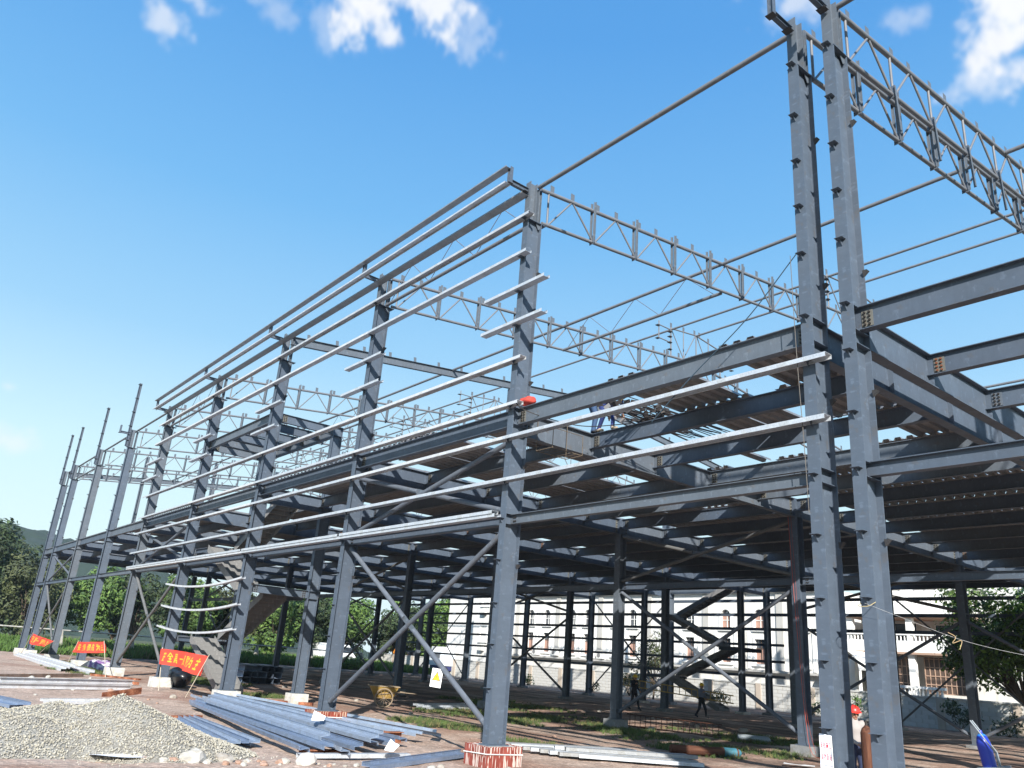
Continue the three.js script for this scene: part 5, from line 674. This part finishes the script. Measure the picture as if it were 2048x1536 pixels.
// ================================================================ ON THE DECK: rod bundle, red bag, work cradle, ropes and hoses
{ const dm = mat(lin(0.05, 0.045, 0.045), { roughness: 0.6, metalness: 0.4 }), lm = mat(lin(0.34, 0.34, 0.35), { roughness: 0.5, metalness: 0.4 });
  for (let i = 0; i < 30; i++) { const x = 1.15 + (i % 10) * 0.12 + rr(-0.04, 0.04), y = 7.79 + ((i / 10) | 0) * 0.07, t = thing('sag_rod', 'dark threaded sag rod with plate ends, in the heap laid across the open beams', 'steel rod', [0, 0, 0], 0, 'sag rods laid across the beams'); const a = V(x + rr(-0.35, 0.35), y + rr(0, 0.2), rr(-1.7, -2.9)), b = V(x + rr(-0.1, 0.7), y + rr(-0.03, 0.05), rr(-4.6, -5.7)); pipe('rod', a, b, 0.012, dm, t, 6); const e = put('end_plate', cached('ep', () => new MB().box(-0.085, 0.085, -0.05, 0.05, -0.006, 0.006).geo()), i % 4 ? dm : lm, t, a.x, a.y, a.z); e.rotation.set(0.4, 0.3, rr(-0.5, 0.5)); const e2 = put('end_plate', cached('ep'), dm, t, mix(a.x, b.x, 0.35), mix(a.y, b.y, 0.35), mix(a.z, b.z, 0.35)); e2.rotation.set(rr(-0.6, 0.6), rr(0, 1), rr(-0.5, 0.5)); }
  for (let i = 0; i < 9; i++) { const t = thing('deck_bundle_sheet', 'dark offcut of decking heaped on the first-floor edge between the third and fourth columns', 'deck offcut', [0, 0, 0], 0, 'deck offcuts on the floor edge'); const o = put('sheet', sheetGeo(0.9, 0.8), deckM, t, -6.3 + rr(-0.6, 1.1), 7.80 + i * 0.022, -0.5 - rr(0, 0.4)); o.rotation.set(rr(-0.06, 0.06), rr(-0.4, 0.4), rr(-0.1, 0.1)); }
  const b = thing('red_bag', 'red cloth bag on the floor beam beside the third column from the right', 'bag', [0.34, 7.705, -0.24]); const g = new THREE.SphereGeometry(0.2, 28, 16), p = g.attributes.position; for (let i = 0; i < p.count; i++) { const x = p.getX(i), y = p.getY(i), z = p.getZ(i), n = fbm(x * 9 + 3, y * 9 + z * 7, 3, 821) - 0.5; p.setXYZ(i, x * 1.15 * (1 + n * 0.6), 0.13 + y * 0.62 * (1 + n * 0.6), z * 0.9 * (1 + n * 0.5)); } g.computeVertexNormals(); addMesh('cloth', g, mat(lin(0.45, 0.05, 0.035), { roughness: 0.8 }), b);
  const c = thing('work_cradle', 'hanging wire work cradle of thin bars below the first-floor girder', 'work cradle'), bm = mat(lin(0.13, 0.10, 0.07), { roughness: 0.8 }); const x0 = 0.18, x1 = 0.78, z0 = -0.75, z1 = -1.75, yb = 6.72; new MB().path([V(x0, yb, z0), V(x1, yb, z0), V(x1, yb, z1), V(x0, yb, z1), V(x0, yb, z0)], 0.011, 6).path([V(x0, yb + 0.5, z0), V(x1, yb + 0.5, z0), V(x1, yb + 0.5, z1)], 0.008, 6).build('floor_ring', bm, c); const m2 = new MB(); for (let i = 1; i < 6; i++) m2.tube(V(x0, yb + 0.008, mix(z0, z1, i / 6)), V(x1, yb + 0.008, mix(z0, z1, i / 6)), 0.007, 5); m2.build('floor_bars', bm, c); for (const [x, z] of [[x0, z0], [x0, z1], [x1, z0], [x1, z1]]) pipe('upright', V(x, yb, z), V(x, x === x0 ? 7.72 : yb + 0.5, z), 0.009, bm, c, 6); for (const z of [z0, z1]) new MB().path([V(x0, 7.72, z), V(x0 - 0.12, 7.73, z), V(x0 - 0.3, 7.68, z)], 0.009, 6).build('hook', bm, c);
  const curve = (pts, r, n = 40) => new THREE.TubeGeometry(new THREE.CatmullRomCurve3(pts), n, r, 6);
  tag(addMesh('cable', curve([V(0.1, 7.85, 0.02), V(0.6, 7.5, 0.04), V(1.2, 7.3, -1.2), V(1.6, 7.62, -2.6)], 0.012), boltM), 'dark cable sagging from the red bag to the beam with the workers', 'cable');
  tag(addMesh('rope', curve([V(8.03, 8.92, 0.12), V(7.0, 8.0, 0.12), V(5.7, 7.12, 0.14), V(4.75, 6.4, 0.16)], 0.010), mat(lin(0.03, 0.06, 0.09), { roughness: 0.8 })), 'dark rope slanting down left from the left column of the pair', 'rope');
  tag(addMesh('rope', curve([V(7.93, 8.9, 0.16), V(7.95, 7.0, 0.14), V(8.0, 5.4, 0.13), V(8.02, 4.3, 0.12)], 0.007), mat(lin(0.12, 0.11, 0.10))), 'thin cord hanging straight down the left column of the pair', 'rope');
  tag(addMesh('hose', curve([V(-0.15, 7.75, -12.2), V(-0.08, 5.5, -12.22), V(0.05, 3.0, -12.2), V(0.22, 0.8, -12.15), V(0.4, -0.15, -12.1), V(1.4, -0.2, -11.4)], 0.007), mat(lin(0.45, 0.07, 0.03))), 'orange-red hose hanging down the second-row column', 'hose');
  tag(addMesh('hose', curve([V(-0.05, 7.75, -12.2), V(0.02, 5.4, -12.22), V(0.12, 3.0, -12.2), V(0.3, 0.7, -12.15), V(0.6, -0.17, -12.0)], 0.005), mat(lin(0.3, 0.05, 0.03))), 'thinner red hose beside the orange-red one', 'hose');
  tag(addMesh('wire', curve([V(8.86, 2.9, 0.18), V(9.3, 2.72, 0.05), V(9.9, 2.45, -0.6), V(10.8, 2.25, -1.6)], 0.0018), mat(lin(0.5, 0.5, 0.5))), 'pale wire running right from the right column of the pair', 'wire'); tag(addMesh('strap', curve([V(8.72, 2.92, 0.02), V(8.76, 2.86, 0.17), V(8.9, 2.86, 0.17), V(8.94, 2.93, 0.02)], 0.005), mat(lin(0.45, 0.36, 0.18))), 'tan rope looped round a bracket of the right column', 'rope');
  tag(addMesh('rope', curve([V(9.72, 2.56, -0.4), V(9.80, 2.50, -0.44), V(9.76, 2.42, -0.42), V(9.85, 2.46, -0.5), V(9.83, 2.34, -0.46)], 0.004, 30), mat(lin(0.50, 0.36, 0.20))), 'knot of tan rope tied on the pale wire', 'rope'); }
// ================================================================ PEOPLE (one continuous skin each, from a distance field)
const mcMat = new THREE.MeshBasicMaterial();
function fieldGeo(bones, blobs, center, half, res, k) {
  const mc = new MarchingCubes(res, mcMat, false, false, 200000); mc.isolation = 0; const H = res / 2, f = mc.field, P = V(0, 0, 0), ab = V(0, 0, 0), ap = V(0, 0, 0);
  const dist = (p, want) => { let d = 1e9, best = 0, bd = 1e9; for (const b of bones) { ab.subVectors(b.b, b.a); ap.subVectors(p, b.a); const t = clamp(ap.dot(ab) / Math.max(1e-9, ab.lengthSq())); const q = Math.hypot(ap.x - ab.x * t, (ap.y - ab.y * t) * (b.sy || 1), (ap.z - ab.z * t) * (b.sz || 1)) - mix(b.ra, b.rb, t); if (q < bd) { bd = q; best = b.c; } const h = clamp(0.5 + 0.5 * (d - q) / k); d = mix(d, q, h) - k * h * (1 - h); } return want ? best : d; };
  for (let z = 0; z < res; z++) for (let y = 0; y < res; y++) for (let x = 0; x < res; x++) { P.set(center.x + (x - H) / H * half, center.y + (y - H) / H * half, center.z + (z - H) / H * half); f[x + y * res + z * res * res] = -dist(P); }
  mc.update(); const n = mc.count, pos = [], nor = [], col = [];
  for (let i = 0; i < n; i++) { const p = V(mc.positionArray[i * 3] * half + center.x, mc.positionArray[i * 3 + 1] * half + center.y, mc.positionArray[i * 3 + 2] * half + center.z); pos.push(p.x, p.y, p.z); const q = V(mc.normalArray[i * 3], mc.normalArray[i * 3 + 1], mc.normalArray[i * 3 + 2]).normalize(); nor.push(q.x, q.y, q.z); col.push(...dist(p, true)); }
  const g = new THREE.BufferGeometry(); g.setAttribute('position', new THREE.Float32BufferAttribute(pos, 3)); g.setAttribute('normal', new THREE.Float32BufferAttribute(nor, 3)); g.setAttribute('color', new THREE.Float32BufferAttribute(col, 3)); return g;
}
const SKIN = [0.34, 0.19, 0.125], HAIR = [0.02, 0.018, 0.016];
function person(label, pos, turn, J, { shirt, pants, shoes = [0.03, 0.03, 0.035], helmet }) {
  const v = (k) => V(...J[k]), B = (a, b, ra, rb, c, o = {}) => ({ a: typeof a === 'string' ? v(a) : a, b: typeof b === 'string' ? v(b) : b, ra, rb, c, ...o }), bones = [];
  bones.push(B('pelvis', 'waist', 0.135, 0.125, pants), B('waist', 'chest', 0.13, 0.155, shirt), B('chest', 'neck', 0.15, 0.075, shirt), B('neck', 'head', 0.056, 0.062, SKIN));
  for (const s of ['L', 'R']) { bones.push(B('chest', 'sh' + s, 0.11, 0.078, shirt), B('sh' + s, 'el' + s, 0.066, 0.048, shirt), B('el' + s, 'wr' + s, 0.047, 0.034, shirt), B('pelvis', 'hip' + s, 0.12, 0.10, pants), B('hip' + s, 'kn' + s, 0.098, 0.066, pants), B('kn' + s, 'an' + s, 0.066, 0.048, pants), B('an' + s, 'to' + s, 0.048, 0.038, shoes)); }
  const all = Object.values(J), mn = [0, 1, 2].map((i) => Math.min(...all.map((p) => p[i]))), mx = [0, 1, 2].map((i) => Math.max(...all.map((p) => p[i]))), c = V((mn[0] + mx[0]) / 2, (mn[1] + mx[1]) / 2, (mn[2] + mx[2]) / 2), half = Math.max(mx[0] - mn[0], mx[1] - mn[1], mx[2] - mn[2]) / 2 + 0.2;
  const geos = [fieldGeo(bones, null, c, half, Math.min(110, Math.ceil(half * 2 / 0.018)), 0.035)];
  // head: skull, jaw, nose, ears, eyes, mouth
  const h = v('head'), up = h.clone().sub(v('neck')).normalize(), fw = V(...(J.face || [0, 0, 1])); fw.addScaledVector(up, -fw.dot(up)).normalize(); const rt = up.clone().cross(fw), at = (u, f, r) => h.clone().addScaledVector(up, u).addScaledVector(fw, f).addScaledVector(rt, r), dark = [0.03, 0.02, 0.018], lip = [0.26, 0.10, 0.08];
  geos.push(fieldGeo([B(at(0.055, -0.015, 0), at(0.045, 0.012, 0), 0.092, 0.088, SKIN), B(at(-0.02, 0.03, 0), at(-0.055, 0.055, 0), 0.066, 0.042, SKIN), B(at(0.035, 0.094, 0), at(-0.003, 0.112, 0), 0.012, 0.017, SKIN), B(at(0.02, -0.005, 0.088), at(-0.015, 0.0, 0.086), 0.018, 0.014, SKIN), B(at(0.02, -0.005, -0.088), at(-0.015, 0.0, -0.086), 0.018, 0.014, SKIN), B(at(0.028, 0.087, 0.034), at(0.028, 0.087, 0.03), 0.013, 0.013, dark), B(at(0.028, 0.087, -0.034), at(0.028, 0.087, -0.03), 0.013, 0.013, dark), B(at(-0.035, 0.090, 0.02), at(-0.035, 0.090, -0.02), 0.010, 0.010, lip), B(at(0.06, -0.045, 0), at(0.0, -0.065, 0), 0.085, 0.06, HAIR), B('neck', h, 0.055, 0.055, SKIN)], null, h, 0.2, 64, 0.012));
  for (const s of ['L', 'R']) { const w = v('wr' + s), d = w.clone().sub(v('el' + s)).normalize(), side = d.clone().cross(V(0, 1, 0.2)).normalize(), nrm = side.clone().cross(d).normalize(), palm = w.clone().addScaledVector(d, 0.085), hb = [B(w, palm, 0.030, 0.036, SKIN)]; const bend = J['grip' + s] ? 1 : 0.45;
    for (let i = 0; i < 4; i++) { const o = (i - 1.5) * 0.021, l = [0.038, 0.044, 0.041, 0.032][i], k0 = palm.clone().addScaledVector(side, o).addScaledVector(d, 0.012), k1 = k0.clone().addScaledVector(d, l * (1 - 0.4 * bend)).addScaledVector(nrm, -l * 0.5 * bend), k2 = k1.clone().addScaledVector(d, l * (0.8 - 0.9 * bend)).addScaledVector(nrm, -l * 0.9 * bend); hb.push(B(k0, k1, 0.0098, 0.009, SKIN), B(k1, k2, 0.009, 0.0075, SKIN)); }
    const t0 = w.clone().addScaledVector(d, 0.04).addScaledVector(side, 0.028), t1 = t0.clone().addScaledVector(d, 0.035).addScaledVector(side, 0.03), t2 = t1.clone().addScaledVector(d, 0.03).addScaledVector(nrm, -0.02); hb.push(B(t0, t1, 0.0125, 0.011, SKIN), B(t1, t2, 0.011, 0.009, SKIN)); geos.push(fieldGeo(hb, null, palm, 0.13, 64, 0.006)); }
  const t = thing('person', label, 'person', pos, turn); addMesh('body', mergeGeometries(geos), mat(0xffffff, { vertexColors: true, roughness: 0.85 }), t);
  if (helmet) { const hm = new THREE.Group(); const g = mergeGeometries([new THREE.SphereGeometry(0.128, 28, 14, 0, Math.PI * 2, 0, Math.PI / 2).toNonIndexed(), new THREE.CylinderGeometry(0.15, 0.155, 0.012, 28).toNonIndexed(), new THREE.CylinderGeometry(0.075, 0.075, 0.012, 20).scale(1, 1, 1).translate(0, 0, 0.11).toNonIndexed(), new THREE.BoxGeometry(0.02, 0.02, 0.22).translate(0, 0.122, -0.01).toNonIndexed()]); const o = addMesh('helmet', g, mat(helmet, { roughness: 0.35 }), t); o.position.copy(at(0.075, -0.005, 0)); o.quaternion.setFromRotationMatrix(new THREE.Matrix4().makeBasis(rt, up, fw)); }
  return t;
}
const stand = (o = {}) => ({ pelvis: [0, 0.94, 0], waist: [0, 1.08, 0.01], chest: [0, 1.30, 0.01], neck: [0, 1.47, 0], head: [0, 1.58, 0.02], shL: [0.17, 1.40, 0], shR: [-0.17, 1.40, 0], elL: [0.22, 1.12, -0.02], elR: [-0.22, 1.12, -0.02], wrL: [0.2, 0.9, 0.1], wrR: [-0.2, 0.9, 0.1], hipL: [0.09, 0.90, 0], hipR: [-0.09, 0.90, 0], knL: [0.1, 0.49, 0.03], knR: [-0.1, 0.49, 0.03], anL: [0.1, 0.08, 0], anR: [-0.1, 0.08, 0], toL: [0.12, 0.04, 0.15], toR: [-0.12, 0.04, 0.15], ...o });
const navy = [0.02, 0.03, 0.075], denim = [0.035, 0.075, 0.16], greyS = [0.34, 0.31, 0.30], black = [0.015, 0.015, 0.02];
person('man in red helmet and grey shirt standing behind the left column of the pair', [4.85, groundY(4.85, -6.6), -6.6], 0.9, stand({ elL: [0.25, 1.14, 0.06], wrL: [0.1, 1.0, 0.26], elR: [-0.25, 1.14, 0.06], wrR: [-0.06, 1.0, 0.27], gripL: [0, 1, 0], gripR: [0, 1, 0] }), { shirt: greyS, pants: navy, helmet: lin(0.75, 0.04, 0.03) });
const bent = (o = {}) => ({ pelvis: [0, 0.88, -0.12], waist: [0, 1.0, -0.02], chest: [0, 1.12, 0.18], neck: [0, 1.17, 0.36], head: [0, 1.16, 0.47], face: [0, -0.8, 0.5], shL: [0.17, 1.12, 0.28], shR: [-0.17, 1.12, 0.28], elL: [0.2, 0.84, 0.36], elR: [-0.2, 0.84, 0.36], wrL: [0.14, 0.60, 0.40], wrR: [-0.14, 0.60, 0.40], hipL: [0.09, 0.86, -0.12], hipR: [-0.09, 0.86, -0.12], knL: [0.11, 0.48, 0.02], knR: [-0.11, 0.47, 0.0], anL: [0.12, 0.08, -0.08], anR: [-0.11, 0.08, -0.06], toL: [0.14, 0.04, 0.07], toR: [-0.13, 0.04, 0.09], ...o });
person('worker in blue jeans bending over on the floor beam, left of the two', [0.12, 7.652, -2.8], 2.6, bent({ anL: [0.06, 0.08, -0.05], toL: [0.07, 0.04, 0.1], anR: [-0.06, 0.08, -0.05], toR: [-0.07, 0.04, 0.1] }), { shirt: [0.05, 0.06, 0.09], pants: denim, helmet: lin(0.7, 0.45, 0.02) });
person('worker in dark blue stooping low on the floor beam, right of the two', [0.62, 7.652, -2.8], 1.57, bent({ pelvis: [0, 0.80, -0.2], chest: [0, 0.98, 0.1], waist: [0, 0.92, -0.08], neck: [0, 0.98, 0.29], head: [0, 0.95, 0.40], shL: [0.17, 0.95, 0.22], shR: [-0.17, 0.95, 0.22], hipL: [0.09, 0.78, -0.2], hipR: [-0.09, 0.78, -0.2], elL: [0.2, 0.66, 0.3], elR: [-0.2, 0.66, 0.3], wrL: [0.14, 0.42, 0.38], wrR: [-0.14, 0.42, 0.38], knL: [0.09, 0.46, 0.08], knR: [-0.09, 0.44, -0.1], anL: [0.03, 0.08, 0.12], toL: [0.03, 0.04, 0.28], anR: [-0.03, 0.08, -0.34], toR: [-0.03, 0.04, -0.18] }), { shirt: [0.015, 0.035, 0.17], pants: [0.015, 0.03, 0.13], shoes: [0.35, 0.28, 0.2], helmet: lin(0.75, 0.5, 0.02) });
const carry = (o = {}) => stand({ elR: [-0.3, 1.18, 0.08], wrR: [-0.24, 1.30, 0.26], elL: [0.24, 1.1, 0.02], wrL: [0.18, 0.98, 0.2], gripR: [0, 1, 0], gripL: [0, 1, 0], knL: [0.1, 0.50, 0.16], anL: [0.1, 0.10, 0.24], toL: [0.11, 0.04, 0.38], knR: [-0.1, 0.47, -0.06], anR: [-0.1, 0.12, -0.30], toR: [-0.11, 0.05, -0.17], ...o });
person('worker in yellow helmet holding the left end of the ladder', [-16.0, groundY(-16, -22.2), -22.2], 1.6, carry(), { shirt: black, pants: black, helmet: lin(0.75, 0.48, 0.02) });
{ const p = person('worker in yellow helmet and grey top under the right part of the ladder', [-11.6, groundY(-11.6, -22.2) - 0.0, -22.2], 1.6, carry({ knL: [0.1, 0.46, 0.2] }), { shirt: [0.16, 0.18, 0.24], pants: black, helmet: lin(0.75, 0.48, 0.02) }); p.scale.setScalar(0.9); }
renderer.render(scene, camera);
